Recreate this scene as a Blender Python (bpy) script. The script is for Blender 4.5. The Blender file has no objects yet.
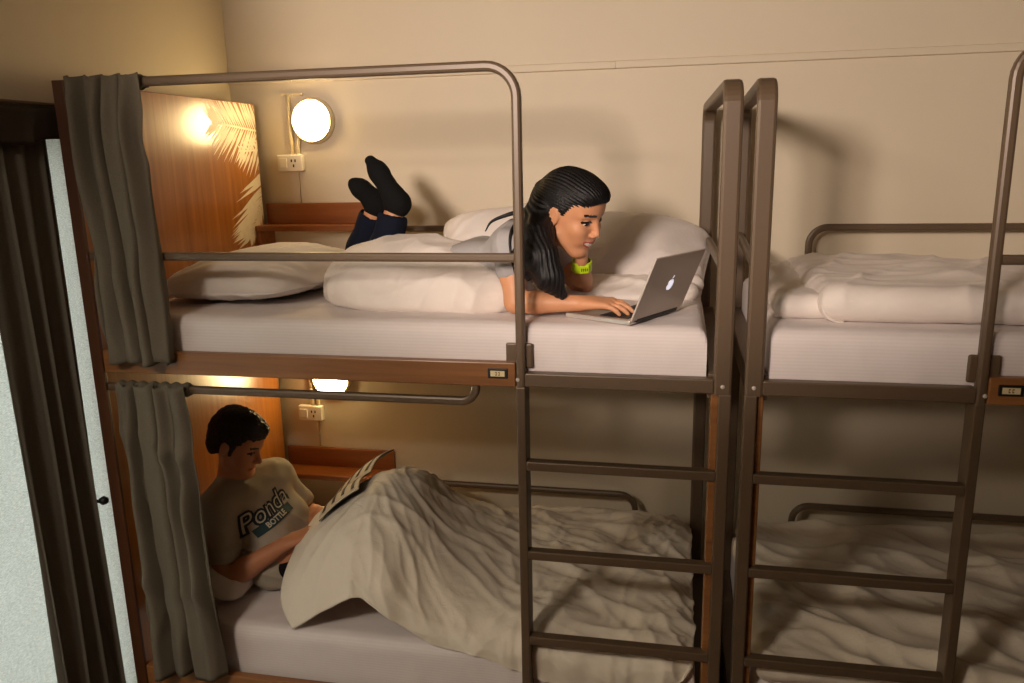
import bpy, bmesh, math, random
import numpy as np
from mathutils import Matrix, Vector
from mathutils.bvhtree import BVHTree
random.seed(4); rng = np.random.default_rng(7)
scn = bpy.context.scene
col = scn.collection

# ------------------------------------------------------------------ camera
cam_d = bpy.data.cameras.new('camera'); cam = bpy.data.objects.new('camera', cam_d); col.objects.link(cam)
cam_d.sensor_width = 36; cam_d.lens = 28.02; cam_d.clip_start = 0.05
cam.matrix_world = Matrix(((0.97952495, -0.02500603, 0.19976377, 1.894),
                           (0.20025395, 0.22313027, -0.9539975, -2.25),
                           (-0.02071765, 0.97446785, 0.22356922, 2.155),
                           (0, 0, 0, 1)))
scn.camera = cam
# ------------------------------------------------------------------ world and lights
w = bpy.data.worlds.new('world'); scn.world = w; w.use_nodes = True
w.node_tree.nodes['Background'].inputs[0].default_value = (0.88, 0.96, 1.0, 1)
w.node_tree.nodes['Background'].inputs[1].default_value = 4.2
def lamp(name, kind, loc, power, color, target=None, **kw):
    d = bpy.data.lights.new(name, kind); o = bpy.data.objects.new(name, d); col.objects.link(o)
    d.energy = power; d.color = color; o.location = loc
    for k, v in kw.items(): setattr(d, k, v)
    if target is not None:
        o.rotation_euler = (Vector(target) - Vector(loc)).to_track_quat('-Z', 'Y').to_euler()
    return o
lamp('photo_lamp', 'SPOT', (0.88, -3.25, 2.76), 460, (1.0, 0.82, 0.70), (2.0, 1.18, 3.14), spot_size=math.radians(55), spot_blend=0.38, shadow_soft_size=0.25)
lamp('ceiling_lamp', 'AREA', (0.35, -2.65, 2.97), 50, (1.0, 0.86, 0.70), (0.35, -2.65, 0), shape='DISK', size=0.45)
vs = scn.view_settings
vs.view_transform = 'Standard'; vs.look = 'None'; vs.gamma = 1; vs.exposure = 0.0; vs.use_curve_mapping = False

# ------------------------------------------------------------------ materials
def lin(c):
    return tuple(((v / 12.92) if v <= 0.04045 else ((v + 0.055) / 1.055) ** 2.4) for v in c)
def rgb(r, g, b): return lin((r / 255, g / 255, b / 255))
class NT:
    def __init__(s, name):
        s.m = bpy.data.materials.new(name); s.m.use_nodes = True; s.t = s.m.node_tree; s.n = s.t.nodes
        s.b = s.n['Principled BSDF']; s.out = s.n['Material Output']
    def node(s, typ, **kw):
        nd = s.n.new(typ)
        for k, v in kw.items():
            if k.startswith('i_'): nd.inputs[k[2:].replace('_', ' ')].default_value = v
            else: setattr(nd, k, v)
        return nd
    def link(s, a, b): s.t.links.new(a, b)
def plain(name, c, rough=0.6, metal=0.0, var=0.0, vscale=20, bump=0.0, bscale=200, spec=0.5, sheen=0.0, stretch=(1, 1, 1)):
    N = NT(name); b = N.b
    b.inputs['Base Color'].default_value = (*c, 1); b.inputs['Roughness'].default_value = rough
    b.inputs['Metallic'].default_value = metal; b.inputs['Specular IOR Level'].default_value = spec
    if sheen: b.inputs['Sheen Weight'].default_value = sheen
    if var or bump:
        tc = N.node('ShaderNodeTexCoord'); mp = N.node('ShaderNodeMapping'); mp.inputs['Scale'].default_value = stretch
        N.link(tc.outputs['Object'], mp.inputs['Vector'])
    if var:
        nz = N.node('ShaderNodeTexNoise', i_Scale=vscale, i_Detail=4.0); N.link(mp.outputs[0], nz.inputs['Vector'])
        mx = N.node('ShaderNodeMix', data_type='RGBA')
        mx.inputs['A'].default_value = (*[v * (1 - var) for v in c], 1); mx.inputs['B'].default_value = (*[min(1, v * (1 + var)) for v in c], 1)
        N.link(nz.outputs['Fac'], mx.inputs['Factor']); N.link(mx.outputs['Result'], b.inputs['Base Color'])
    if bump:
        nz2 = N.node('ShaderNodeTexNoise', i_Scale=bscale, i_Detail=3.0); N.link(mp.outputs[0], nz2.inputs['Vector'])
        bp = N.node('ShaderNodeBump', i_Strength=bump, i_Distance=0.01); N.link(nz2.outputs['Fac'], bp.inputs['Height']); N.link(bp.outputs[0], b.inputs['Normal'])
    return N.m
def wood(name, c1, c2, axis='Z', rough=0.28, coat=0.35):
    N = NT(name); b = N.b
    tc = N.node('ShaderNodeTexCoord'); mp = N.node('ShaderNodeMapping')
    sc = {'X': (1.2, 26, 26), 'Y': (26, 1.2, 26), 'Z': (26, 26, 1.2)}[axis]
    mp.inputs['Scale'].default_value = sc; N.link(tc.outputs['Object'], mp.inputs['Vector'])
    n1 = N.node('ShaderNodeTexNoise', i_Scale=1.0, i_Detail=6.0, i_Roughness=0.6, i_Distortion=0.6); N.link(mp.outputs[0], n1.inputs['Vector'])
    cr = N.node('ShaderNodeValToRGB'); cr.color_ramp.elements[0].position = 0.3; cr.color_ramp.elements[0].color = (*c1, 1)
    cr.color_ramp.elements[1].position = 0.72; cr.color_ramp.elements[1].color = (*c2, 1)
    N.link(n1.outputs['Fac'], cr.inputs['Fac']); N.link(cr.outputs['Color'], b.inputs['Base Color'])
    b.inputs['Roughness'].default_value = rough; b.inputs['Coat Weight'].default_value = coat; b.inputs['Coat Roughness'].default_value = 0.18
    bp = N.node('ShaderNodeBump', i_Strength=0.08, i_Distance=0.004); N.link(n1.outputs['Fac'], bp.inputs['Height']); N.link(bp.outputs[0], b.inputs['Normal'])
    return N.m
def linen(name, c, stripe=0.0, bump=0.15):
    N = NT(name); b = N.b
    b.inputs['Roughness'].default_value = 0.75; b.inputs['Specular IOR Level'].default_value = 0.25; b.inputs['Sheen Weight'].default_value = 0.12
    tc = N.node('ShaderNodeTexCoord')
    nz = N.node('ShaderNodeTexNoise', i_Scale=9.0, i_Detail=5.0, i_Roughness=0.6); N.link(tc.outputs['Object'], nz.inputs['Vector'])
    mx = N.node('ShaderNodeMix', data_type='RGBA'); mx.inputs['A'].default_value = (*[v * 0.93 for v in c], 1); mx.inputs['B'].default_value = (*[min(1, v * 1.04) for v in c], 1)
    N.link(nz.outputs['Fac'], mx.inputs['Factor']); last = mx.outputs['Result']
    if stripe:
        wv = N.node('ShaderNodeTexWave', wave_type='BANDS', bands_direction='Z', i_Scale=32.0, i_Distortion=0.6); N.link(tc.outputs['Object'], wv.inputs['Vector'])
        m2 = N.node('ShaderNodeMix', data_type='RGBA', blend_type='MULTIPLY'); m2.inputs['B'].default_value = (1 - stripe, 1 - stripe, 1 - stripe, 1)
        N.link(wv.outputs['Fac'], m2.inputs['Factor']); N.link(last, m2.inputs['A']); last = m2.outputs['Result']
    N.link(last, b.inputs['Base Color'])
    n2 = N.node('ShaderNodeTexNoise', i_Scale=26.0, i_Detail=6.0, i_Roughness=0.55, i_Distortion=0.8); N.link(tc.outputs['Object'], n2.inputs['Vector'])
    bp = N.node('ShaderNodeBump', i_Strength=bump, i_Distance=0.02); N.link(n2.outputs['Fac'], bp.inputs['Height']); N.link(bp.outputs[0], b.inputs['Normal'])
    return N.m
def fabric(name, c, translucent=0.0, weave=240, tcol=None, var=0.25):
    N = NT(name); b = N.b
    b.inputs['Roughness'].default_value = 0.9; b.inputs['Specular IOR Level'].default_value = 0.15
    tc = N.node('ShaderNodeTexCoord'); mp = N.node('ShaderNodeMapping'); mp.inputs['Scale'].default_value = (1, 1, 5); N.link(tc.outputs['Object'], mp.inputs['Vector'])
    nz = N.node('ShaderNodeTexNoise', i_Scale=float(weave), i_Detail=3.0, i_Roughness=0.7); N.link(mp.outputs[0], nz.inputs['Vector'])
    cr = N.node('ShaderNodeValToRGB'); cr.color_ramp.elements[0].position = 0.3; cr.color_ramp.elements[1].position = 0.7
    cr.color_ramp.elements[0].color = (*[v * (1 - var) for v in c], 1); cr.color_ramp.elements[1].color = (*[min(1, v * (1 + var)) for v in c], 1)
    N.link(nz.outputs['Fac'], cr.inputs['Fac']); N.link(cr.outputs['Color'], b.inputs['Base Color'])
    bp = N.node('ShaderNodeBump', i_Strength=0.25, i_Distance=0.003); N.link(nz.outputs['Fac'], bp.inputs['Height']); N.link(bp.outputs[0], b.inputs['Normal'])
    if translucent:
        tr = N.node('ShaderNodeBsdfTranslucent'); ms = N.node('ShaderNodeMixShader'); ms.inputs[0].default_value = translucent
        if tcol: 
            m3 = N.node('ShaderNodeMix', data_type='RGBA', blend_type='MULTIPLY'); m3.inputs['Factor'].default_value = 1; m3.inputs['B'].default_value = (*tcol, 1)
            N.link(cr.outputs['Color'], m3.inputs['A']); N.link(m3.outputs['Result'], tr.inputs['Color'])
        else: N.link(cr.outputs['Color'], tr.inputs['Color'])
        N.link(b.outputs[0], ms.inputs[1]); N.link(tr.outputs[0], ms.inputs[2]); N.link(ms.outputs[0], N.out.inputs['Surface'])
    return N.m
def emit(name, c, s):
    N = NT(name); N.b.inputs['Emission Color'].default_value = (*c, 1); N.b.inputs['Emission Strength'].default_value = s
    N.b.inputs['Base Color'].default_value = (0.9, 0.85, 0.75, 1); return N.m
def skin(name, c):
    N = NT(name); b = N.b
    b.inputs['Roughness'].default_value = 0.5; b.inputs['Subsurface Weight'].default_value = 0.12
    b.inputs['Subsurface Radius'].default_value = (0.012, 0.005, 0.003); b.inputs['Subsurface Scale'].default_value = 0.5
    tc = N.node('ShaderNodeTexCoord'); nz = N.node('ShaderNodeTexNoise', i_Scale=18.0, i_Detail=4.0); N.link(tc.outputs['Object'], nz.inputs['Vector'])
    mx = N.node('ShaderNodeMix', data_type='RGBA'); mx.inputs['A'].default_value = (*[v * 0.9 for v in c], 1); mx.inputs['B'].default_value = (c[0] * 1.08, c[1] * 1.04, c[2] * 1.0, 1)
    N.link(nz.outputs['Fac'], mx.inputs['Factor']); N.link(mx.outputs['Result'], b.inputs['Base Color'])
    return N.m
M = {}
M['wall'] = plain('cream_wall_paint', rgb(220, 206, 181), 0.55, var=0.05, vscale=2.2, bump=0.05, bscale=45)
M['ceil'] = plain('low_bounce_ceiling', rgb(155, 143, 122), 0.8, var=0.03, vscale=3)  # unseen ceiling toned down so less light bounces under the bunks
M['wall_dim'] = plain('low_bounce_wall_brown', rgb(92, 74, 55), 0.7, var=0.08, vscale=3)  # dark brown chosen for the unseen walls to reduce bounced light
M['floor'] = wood('floor_boards', rgb(70, 45, 28), rgb(110, 74, 46), 'X', 0.4, 0.1)
M['steel'] = plain('brown_grey_enamel', rgb(99, 81, 63), 0.4, 0.1, var=0.06, vscale=30, bump=0.02, bscale=300)
M['panel'] = wood('orange_brown_veneer', rgb(142, 82, 28), rgb(182, 116, 48), 'Z', 0.3, 0.5)
M['panel_edge'] = wood('dark_panel_edge', rgb(70, 38, 18), rgb(92, 52, 26), 'Z', 0.5, 0.1)
M['beam'] = wood('oak_beam', rgb(120, 76, 40), rgb(160, 108, 62), 'X', 0.4, 0.15)
M['shelf'] = wood('red_brown_shelf', rgb(124, 68, 28), rgb(158, 92, 42), 'X', 0.35, 0.3)
M['board'] = plain('dark_plywood', rgb(84, 70, 50), 0.8, var=0.15, vscale=8)
M['print'] = plain('white_leaf_print', rgb(235, 222, 196), 0.6, var=0.12, vscale=40)
M['sheet'] = linen('striped_white_sheet', rgb(232, 222, 220), stripe=0.05, bump=0.06)
M['duvet'] = linen('white_duvet_cotton', rgb(232, 222, 214), bump=0.12)
M['duvet_cream'] = linen('cream_duvet_cotton', rgb(234, 222, 204), bump=0.16)
M['pillow'] = linen('pillow_cotton', rgb(233, 224, 218), bump=0.10)
M['curtain'] = fabric('taupe_bed_curtain', rgb(112, 104, 90), 0.05, 260, var=0.25)
M['drape'] = fabric('dark_window_drape', rgb(122, 116, 104), 0.30, 220, var=0.25)
M['sheer'] = fabric('light_grey_blind_fabric', rgb(205, 205, 198), 0.62, 110, var=0.32)
M['pelmet'] = fabric('dark_pelmet_cloth', rgb(74, 65, 56), 0, 200)
M['white_pl'] = plain('white_plastic', rgb(240, 232, 215), 0.35)
M['cream_pl'] = plain('cream_conduit', rgb(232, 214, 170), 0.4)
M['black'] = plain('black_plastic', rgb(22, 20, 20), 0.45)
M['card'] = plain('number_card', rgb(222, 205, 160), 0.7, var=0.1, vscale=60)
M['bulb'] = emit('lit_lamp_glass', (1.0, 0.72, 0.33), 40)
M['alu'] = plain('brushed_aluminium', rgb(205, 194, 184), 0.42, 0.15, var=0.03, vscale=60)
M['alu_lite'] = plain('bright_aluminium_edge', rgb(214, 206, 198), 0.3, 0.6)
M['keys'] = plain('laptop_keys', rgb(34, 32, 34), 0.5)
M['logo'] = emit('backlit_logo', (0.85, 0.85, 1.0), 0.75)
M['screen'] = emit('laptop_screen', (0.6, 0.7, 0.9), 0.5)
M['skin_w'] = skin('skin_warm', rgb(212, 152, 112))
M['skin_m'] = skin('skin_tan', rgb(196, 134, 98))
M['lips'] = plain('lip_colour', rgb(176, 84, 74), 0.4)
M['teeth'] = plain('teeth_white', rgb(236, 226, 212), 0.3)
M['eye_white'] = plain('eye_white', rgb(225, 215, 205), 0.25)
M['eye_dark'] = plain('eye_dark', rgb(28, 18, 14), 0.3)
M['hair_b'] = plain('black_hair', rgb(16, 13, 14), 0.52, var=0.4, vscale=90, stretch=(1, 1, 0.12), bump=0.3, bscale=260, spec=0.4)
M['hair_d'] = plain('dark_brown_hair', rgb(30, 20, 15), 0.6, var=0.5, vscale=120, bump=0.6, bscale=220)
M['tee_w'] = fabric('pale_grey_jersey', rgb(176, 172, 172), 0, 300, var=0.06)
M['tee_m'] = fabric('heather_grey_jersey', rgb(172, 162, 146), 0, 260, var=0.14)
M['print_dark'] = plain('shirt_print_dark', rgb(34, 40, 44), 0.8)
M['print_white'] = plain('shirt_print_light', rgb(196, 190, 172), 0.8)
M['print_teal'] = plain('shirt_print_teal', rgb(36, 62, 66), 0.8)
M['denim'] = fabric('navy_denim', rgb(22, 27, 42), 0, 300, var=0.3)
M['shorts'] = fabric('black_shorts_cloth', rgb(26, 24, 26), 0, 300, var=0.2)
M['sock'] = fabric('black_sock_knit', rgb(22, 22, 22), 0, 260, var=0.3)
M['lace'] = fabric('black_lace_waistband', rgb(26, 26, 32), 0, 90, var=0.9)
M['neon'] = plain('neon_green_rubber', rgb(196, 226, 30), 0.45)
M['paper'] = plain('magazine_paper', rgb(222, 206, 178), 0.7, var=0.08, vscale=30)
M['ink'] = plain('magazine_ink', rgb(84, 66, 50), 0.7, var=0.3, vscale=60)
M['cover'] = plain('magazine_cover', rgb(44, 46, 50), 0.45, var=0.3, vscale=30)
gN = NT('window_glass'); tr = gN.node('ShaderNodeBsdfTransparent'); gl = gN.node('ShaderNodeBsdfGlossy'); gl.inputs['Roughness'].default_value = 0.02
ms = gN.node('ShaderNodeMixShader'); ms.inputs[0].default_value = 0.06; gN.link(tr.outputs[0], ms.inputs[1]); gN.link(gl.outputs[0], ms.inputs[2]); gN.link(ms.outputs[0], gN.out.inputs['Surface'])
M['glass'] = gN.m

# ------------------------------------------------------------------ mesh helpers
def wloc(o):
    v = Vector((0, 0, 0))
    while o is not None: v += o.location; o = o.parent
    return v
def empty(name, loc, label, cat, group=None):
    o = bpy.data.objects.new(name, None); col.objects.link(o); o.location = loc; o.empty_display_size = 0.1
    o['label'] = label; o['category'] = cat
    if group: o['group'] = group
    return o
def mobj(name, v, f, mat, parent=None, smooth=False, label=None, cat=None, group=None, kind=None, fm=None, origin=None):
    v = np.asarray(v, float)
    if parent is not None: org = np.array(wloc(parent))
    elif origin is not None: org = np.array(origin, float)
    else: org = np.array([(v[:, 0].min() + v[:, 0].max()) / 2, (v[:, 1].min() + v[:, 1].max()) / 2, v[:, 2].min()])
    me = bpy.data.meshes.new(name); me.from_pydata((v - org).tolist(), [], [list(map(int, q)) for q in f]); me.update()
    mats = mat if isinstance(mat, (list, tuple)) else [mat]
    for m_ in mats: me.materials.append(M[m_])
    if fm is not None: me.polygons.foreach_set('material_index', np.asarray(fm, np.int32))
    if smooth: me.polygons.foreach_set('use_smooth', np.ones(len(me.polygons), bool))
    o = bpy.data.objects.new(name, me); col.objects.link(o)
    if parent is not None: o.parent = parent
    else: o.location = org
    if label: o['label'] = label
    if cat: o['category'] = cat
    if group: o['group'] = group
    if kind: o['kind'] = kind
    return o
def bmout(bm):
    bm.verts.ensure_lookup_table(); bm.verts.index_update()
    v = [tuple(x.co) for x in bm.verts]; f = [[x.index for x in q.verts] for q in bm.faces]; bm.free(); return v, f
def box(lo, hi, bev=0.0, seg=2):
    bm = bmesh.new(); bmesh.ops.create_cube(bm, size=1)
    lo = Vector(lo); hi = Vector(hi)
    for x in bm.verts: x.co = Vector((lo[i] + (x.co[i] + 0.5) * (hi[i] - lo[i]) for i in range(3)))
    if bev: bmesh.ops.bevel(bm, geom=list(bm.edges), offset=bev, segments=seg, affect='EDGES', profile=0.5)
    return bmout(bm)
def merge(*parts):
    V = []; F = []
    for v, f in parts:
        n = len(V); V += [tuple(x) for x in v]; F += [[i + n for i in q] for q in f]
    return V, F
def mirx(vf, cx):
    v, f = vf; return [(2 * cx - x[0], x[1], x[2]) for x in v], [list(reversed(q)) for q in f]
def arc_path(pts, r, seg=8):
    pts = [Vector(p) for p in pts]; out = [pts[0]]
    for i in range(1, len(pts) - 1):
        a, b, c = pts[i - 1], pts[i], pts[i + 1]
        d1 = (a - b).normalized(); d2 = (c - b).normalized()
        p1 = b + d1 * r; p2 = b + d2 * r; cen = b + d1 * r + d2 * r
        for k in range(seg + 1):
            t = k / seg * math.pi / 2
            out.append(cen - d2 * r * math.cos(t) - d1 * r * math.sin(t))
    out.append(pts[-1]); return out
def sweep(path, wd, ht, bn, rnd=0.3):
    """rounded rectangular tube; wd along the binormal bn, ht in the bend plane"""
    path = [Vector(p) for p in path]; bn = Vector(bn).normalized(); n = len(path)
    c = min(wd, ht) * rnd; sec = []
    for sx, sy, a0 in ((1, 1, 0), (-1, 1, 90), (-1, -1, 180), (1, -1, 270)):
        for a in (0, 45, 90):
            t = math.radians(a0 + a); sec.append((sx * (wd / 2 - c) + c * math.cos(t), sy * (ht / 2 - c) + c * math.sin(t)))
    V = []; F = []; ns = len(sec)
    for i, p in enumerate(path):
        t = (path[min(i + 1, n - 1)] - path[max(i - 1, 0)]).normalized(); nn = bn.cross(t).normalized()
        for a, b in sec: V.append(tuple(p + bn * a + nn * b))
    for i in range(n - 1):
        for j in range(ns):
            k = (j + 1) % ns; F.append([i * ns + j, i * ns + k, (i + 1) * ns + k, (i + 1) * ns + j])
    F.append(list(range(ns - 1, -1, -1))); F.append([(n - 1) * ns + j for j in range(ns)])
    return V, F
def rod(path, r, ns=10):
    path = [Vector(p) for p in path]; n = len(path); V = []; F = []
    up = Vector((0, 0, 1)); 
    for i, p in enumerate(path):
        t = (path[min(i + 1, n - 1)] - path[max(i - 1, 0)]).normalized()
        a = t.cross(up); a = a.normalized() if a.length > 1e-3 else Vector((1, 0, 0)); b = t.cross(a)
        rr = r[i] if isinstance(r, (list, tuple)) else r
        for j in range(ns): V.append(tuple(p + (a * math.cos(2 * math.pi * j / ns) + b * math.sin(2 * math.pi * j / ns)) * rr))
    for i in range(n - 1):
        for j in range(ns):
            k = (j + 1) % ns; F.append([i * ns + j, i * ns + k, (i + 1) * ns + k, (i + 1) * ns + j])
    F.append(list(range(ns - 1, -1, -1))); F.append([(n - 1) * ns + j for j in range(ns)])
    return V, F
def lathe(prof, cen, axis='-Y', ns=40):
    """prof: (r, h) pairs, h along the axis"""
    V = []; F = []; n = len(prof)
    for r, h in prof:
        for j in range(ns):
            a = 2 * math.pi * j / ns
            V.append((cen[0] + r * math.cos(a), cen[1] - h, cen[2] + r * math.sin(a)))
    for i in range(n - 1):
        for j in range(ns):
            k = (j + 1) % ns; F.append([i * ns + j, i * ns + k, (i + 1) * ns + k, (i + 1) * ns + j])
    F.append([(n - 1) * ns + j for j in range(ns)]); F.append(list(range(ns - 1, -1, -1)))
    return V, F
def grid_faces(nu, nv):
    i, j = np.meshgrid(np.arange(nu - 1), np.arange(nv - 1), indexing='ij'); a = (i * nv + j).ravel()
    return np.stack([a, a + nv, a + nv + 1, a + 1], 1)
def gnormals(P):
    du = np.gradient(P, axis=0); dv = np.gradient(P, axis=1); n = np.cross(du, dv); return n / (np.linalg.norm(n, axis=-1, keepdims=True) + 1e-9)
_perm = np.random.default_rng(3).permutation(256); _perm = np.concatenate([_perm, _perm, _perm])
_grad = np.random.default_rng(5).normal(size=(256, 3)); _grad /= np.linalg.norm(_grad, axis=1, keepdims=True)
def pn(P):
    """gradient noise, about -0.7..0.7"""
    P = np.asarray(P, float); sh = P.shape[:-1]; P = P.reshape(-1, 3); i = np.floor(P).astype(int); f = P - i; u = f * f * f * (f * (f * 6 - 15) + 10); i &= 255
    r = np.zeros(len(P))
    for dx in (0, 1):
        for dy in (0, 1):
            for dz in (0, 1):
                h = _perm[_perm[_perm[i[:, 0] + dx] + i[:, 1] + dy] + i[:, 2] + dz] & 255
                g = (_grad[h] * (f - np.array([dx, dy, dz]))).sum(1)
                r += g * (u[:, 0] if dx else 1 - u[:, 0]) * (u[:, 1] if dy else 1 - u[:, 1]) * (u[:, 2] if dz else 1 - u[:, 2])
    return r.reshape(sh)
def ridge(P, p=2.0):
    return np.clip(1 - np.abs(pn(P)) * 2.6, 0, 1) ** p
def creases(P, along, seed, across=9.0, alongf=2.2, p=2.0, warp=0.05):
    """long cloth folds running in direction along"""
    a = np.array(along, float); a /= np.linalg.norm(a); b = np.cross([0, 0, 1.0], a)
    if np.linalg.norm(b) < 0.1: b = np.array([1.0, 0, 0])
    b /= np.linalg.norm(b)
    W = P + warp * np.stack([pn(P * 4 + seed), pn(P * 4 + seed + 31), pn(P * 4 + seed + 57)], -1) * 2
    return ridge(np.stack([W @ a * alongf + seed, W @ b * across + seed * 2, W[..., 2] * 3.0], -1), p)
def catmull(C, n):
    C = np.asarray(C, float); k = len(C); t = np.linspace(0, k - 1, n); i = np.clip(np.floor(t).astype(int), 0, k - 2); f = (t - i)
    f = f.reshape([-1] + [1] * (C.ndim - 1)); ext = np.concatenate([2 * C[:1] - C[1:2], C, 2 * C[-1:] - C[-2:-1]])
    p0, p1, p2, p3 = ext[i], ext[i + 1], ext[i + 2], ext[i + 3]
    return 0.5 * (2 * p1 + (p2 - p0) * f + (2 * p0 - 5 * p1 + 4 * p2 - p3) * f ** 2 + (3 * p1 - p0 - 3 * p2 + p3) * f ** 3)
def net(C, nu, nv):
    return catmull(np.swapaxes(catmull(np.swapaxes(catmull(C, nu), 0, 1), nv), 0, 0), nv).swapaxes(0, 1) if False else np.swapaxes(catmull(np.swapaxes(catmull(C, nu), 0, 1), nv), 0, 1)
def solid_sheet(P, th):
    """closed sheet of thickness th under the grid P (nu,nv,3)"""
    nu, nv = P.shape[:2]; n = gnormals(P); Q = P - n * th
    V = np.concatenate([P.reshape(-1, 3), Q.reshape(-1, 3)]); F = grid_faces(nu, nv); N = nu * nv
    G = F[:, ::-1] + N; side = []
    b = [(i, 0) for i in range(nu)] + [(nu - 1, j) for j in range(1, nv)] + [(i, nv - 1) for i in range(nu - 2, -1, -1)] + [(0, j) for j in range(nv - 2, 0, -1)]
    id_ = [i * nv + j for i, j in b]
    for a, c in zip(id_, id_[1:] + id_[:1]): side.append([c, a, a + N, c + N])
    return V, F.tolist() + G.tolist() + side

# ------------------------------------------------------------------ signed distance field modelling
class Field:
    def __init__(s, lo, hi, res):
        s.lo = np.array(lo, float); s.res = res; s.n = np.ceil((np.array(hi) - s.lo) / res).astype(int) + 1
        s.f = np.full(s.n, 0.08, np.float32)
    def block(s, lo, hi, m=0.04):
        a = np.clip(np.floor((np.array(lo) - m - s.lo) / s.res).astype(int), 0, s.n - 1); b = np.clip(np.ceil((np.array(hi) + m - s.lo) / s.res).astype(int) + 1, 1, s.n)
        sl = tuple(slice(x, y) for x, y in zip(a, b))
        ax = [s.lo[i] + s.res * np.arange(a[i], b[i]) for i in range(3)]
        return sl, np.stack(np.meshgrid(*ax, indexing='ij'), -1)
    def put(s, sl, d, k, op):
        a = s.f[sl]
        if op == 'u': h = np.clip(k - np.abs(a - d), 0, None) / k; r = np.minimum(a, d) - h * h * k * 0.25
        elif op == 's': h = np.clip(k - np.abs(a + d), 0, None) / k; r = np.maximum(a, -d) + h * h * k * 0.25
        else: h = np.clip(k - np.abs(a - d), 0, None) / k; r = np.maximum(a, d) + h * h * k * 0.25
        s.f[sl] = r
    def cap(s, a, b, ra, rb=None, k=0.02, op='u', flat=None):
        """tapered capsule; flat=(axis, ratio) squashes it along an axis"""
        rb = ra if rb is None else rb; a = np.array(a, float); b = np.array(b, float); r = max(ra, rb)
        sl, P = s.block(np.minimum(a, b) - r * 1.6, np.maximum(a, b) + r * 1.6)
        if P.size == 0: return
        d = b - a; t = np.clip(((P - a) @ d) / max(d @ d, 1e-9), 0, 1); q = P - a - t[..., None] * d
        if flat is not None:
            ax = np.array(flat[0], float); ax /= np.linalg.norm(ax); c = q @ ax; q = q + (c * (1 / flat[1] - 1))[..., None] * ax
            D = (np.linalg.norm(q, axis=-1) - (ra + t * (rb - ra))) * min(1, flat[1])
        else: D = np.linalg.norm(q, axis=-1) - (ra + t * (rb - ra))
        s.put(sl, D, k, op)
    def chain(s, pts, rs, k=0.015, kj=None, op='u'):
        for i in range(len(pts) - 1): s.cap(pts[i], pts[i + 1], rs[i], rs[i + 1], k, op)
    def ell(s, c, r, R=None, k=0.02, op='u'):
        c = np.array(c, float); r = np.array(r, float); R = np.eye(3) if R is None else R; m = r.max()
        sl, P = s.block(c - m, c + m)
        if P.size == 0: return
        q = (P - c) @ R; k0 = np.linalg.norm(q / r, axis=-1); k1 = np.linalg.norm(q / (r * r), axis=-1) + 1e-9
        s.put(sl, np.where(k0 < 1e-4, -r.min(), k0 * (k0 - 1) / k1), k, op)
    def plane(s, p, n, k=0.006):
        n = np.array(n, float); n /= np.linalg.norm(n); sl, P = s.block(s.lo, s.lo + s.res * s.n)
        s.put(sl, (P - np.array(p)) @ n, k, 'i')
    def mesh(s, smooth=1):
        f = s.f; nx, ny, nz = f.shape; ins = f < 0
        cs = [ins[dx:nx - 1 + dx, dy:ny - 1 + dy, dz:nz - 1 + dz] for dx in (0, 1) for dy in (0, 1) for dz in (0, 1)]
        cnt = sum(c.astype(np.int8) for c in cs); act = (cnt > 0) & (cnt < 8); idx = np.argwhere(act)
        id_ = np.full(act.shape, -1, np.int64); id_[act] = np.arange(len(idx))
        acc = np.zeros((len(idx), 3)); num = np.zeros(len(idx))
        cor = [(dx, dy, dz) for dx in (0, 1) for dy in (0, 1) for dz in (0, 1)]
        for i, a in enumerate(cor):
            for b in cor[i + 1:]:
                if sum(abs(x - y) for x, y in zip(a, b)) != 1: continue
                fa = f[idx[:, 0] + a[0], idx[:, 1] + a[1], idx[:, 2] + a[2]]; fb = f[idx[:, 0] + b[0], idx[:, 1] + b[1], idx[:, 2] + b[2]]
                m = (fa < 0) != (fb < 0); t = np.where(m, fa / np.where(m, fa - fb, 1), 0)
                acc += np.where(m[:, None], np.array(a) + t[:, None] * (np.array(b) - np.array(a)), 0); num += m
        V = (idx + acc / num[:, None]) * s.res + s.lo
        F = []
        for ax in range(3):
            o = [0, 1, 2]; o.remove(ax); u, v = o
            sl0 = [slice(None)] * 3; sl1 = [slice(None)] * 3; sl0[ax] = slice(0, -1); sl1[ax] = slice(1, None)
            e = ins[tuple(sl0)] != ins[tuple(sl1)]; E_ = np.argwhere(e)
            E_ = E_[(E_[:, u] > 0) & (E_[:, v] > 0) & (E_[:, u] < f.shape[u] - 1) & (E_[:, v] < f.shape[v] - 1)]
            if not len(E_): continue
            def g(du, dv):
                q = E_.copy(); q[:, u] -= du; q[:, v] -= dv; return id_[q[:, 0], q[:, 1], q[:, 2]]
            Q = np.stack([g(1, 1), g(0, 1), g(0, 0), g(1, 0)], 1)
            s0 = ins[E_[:, 0], E_[:, 1], E_[:, 2]]
            flip = s0 if ax != 1 else ~s0
            Q = np.where(flip[:, None], Q, Q[:, ::-1]); F.append(Q)
        F = np.concatenate(F); F = F[(F >= 0).all(1)]
        for _ in range(smooth):
            S = np.zeros_like(V); c = np.zeros(len(V))
            for a, b in ((0, 1), (1, 2), (2, 3), (3, 0)):
                np.add.at(S, F[:, a], V[F[:, b]]); np.add.at(c, F[:, a], 1); np.add.at(S, F[:, b], V[F[:, a]]); np.add.at(c, F[:, b], 1)
            V = V * 0.5 + 0.5 * S / np.maximum(c, 1)[:, None]
        return V, F
def vnormals(V, F):
    n = np.cross(V[F[:, 2]] - V[F[:, 0]], V[F[:, 3]] - V[F[:, 1]]); N = np.zeros_like(V)
    for a in range(4): np.add.at(N, F[:, a], n)
    return N / (np.linalg.norm(N, axis=1, keepdims=True) + 1e-12)
def unit(v): v = np.array(v, float); return v / np.linalg.norm(v)
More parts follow.
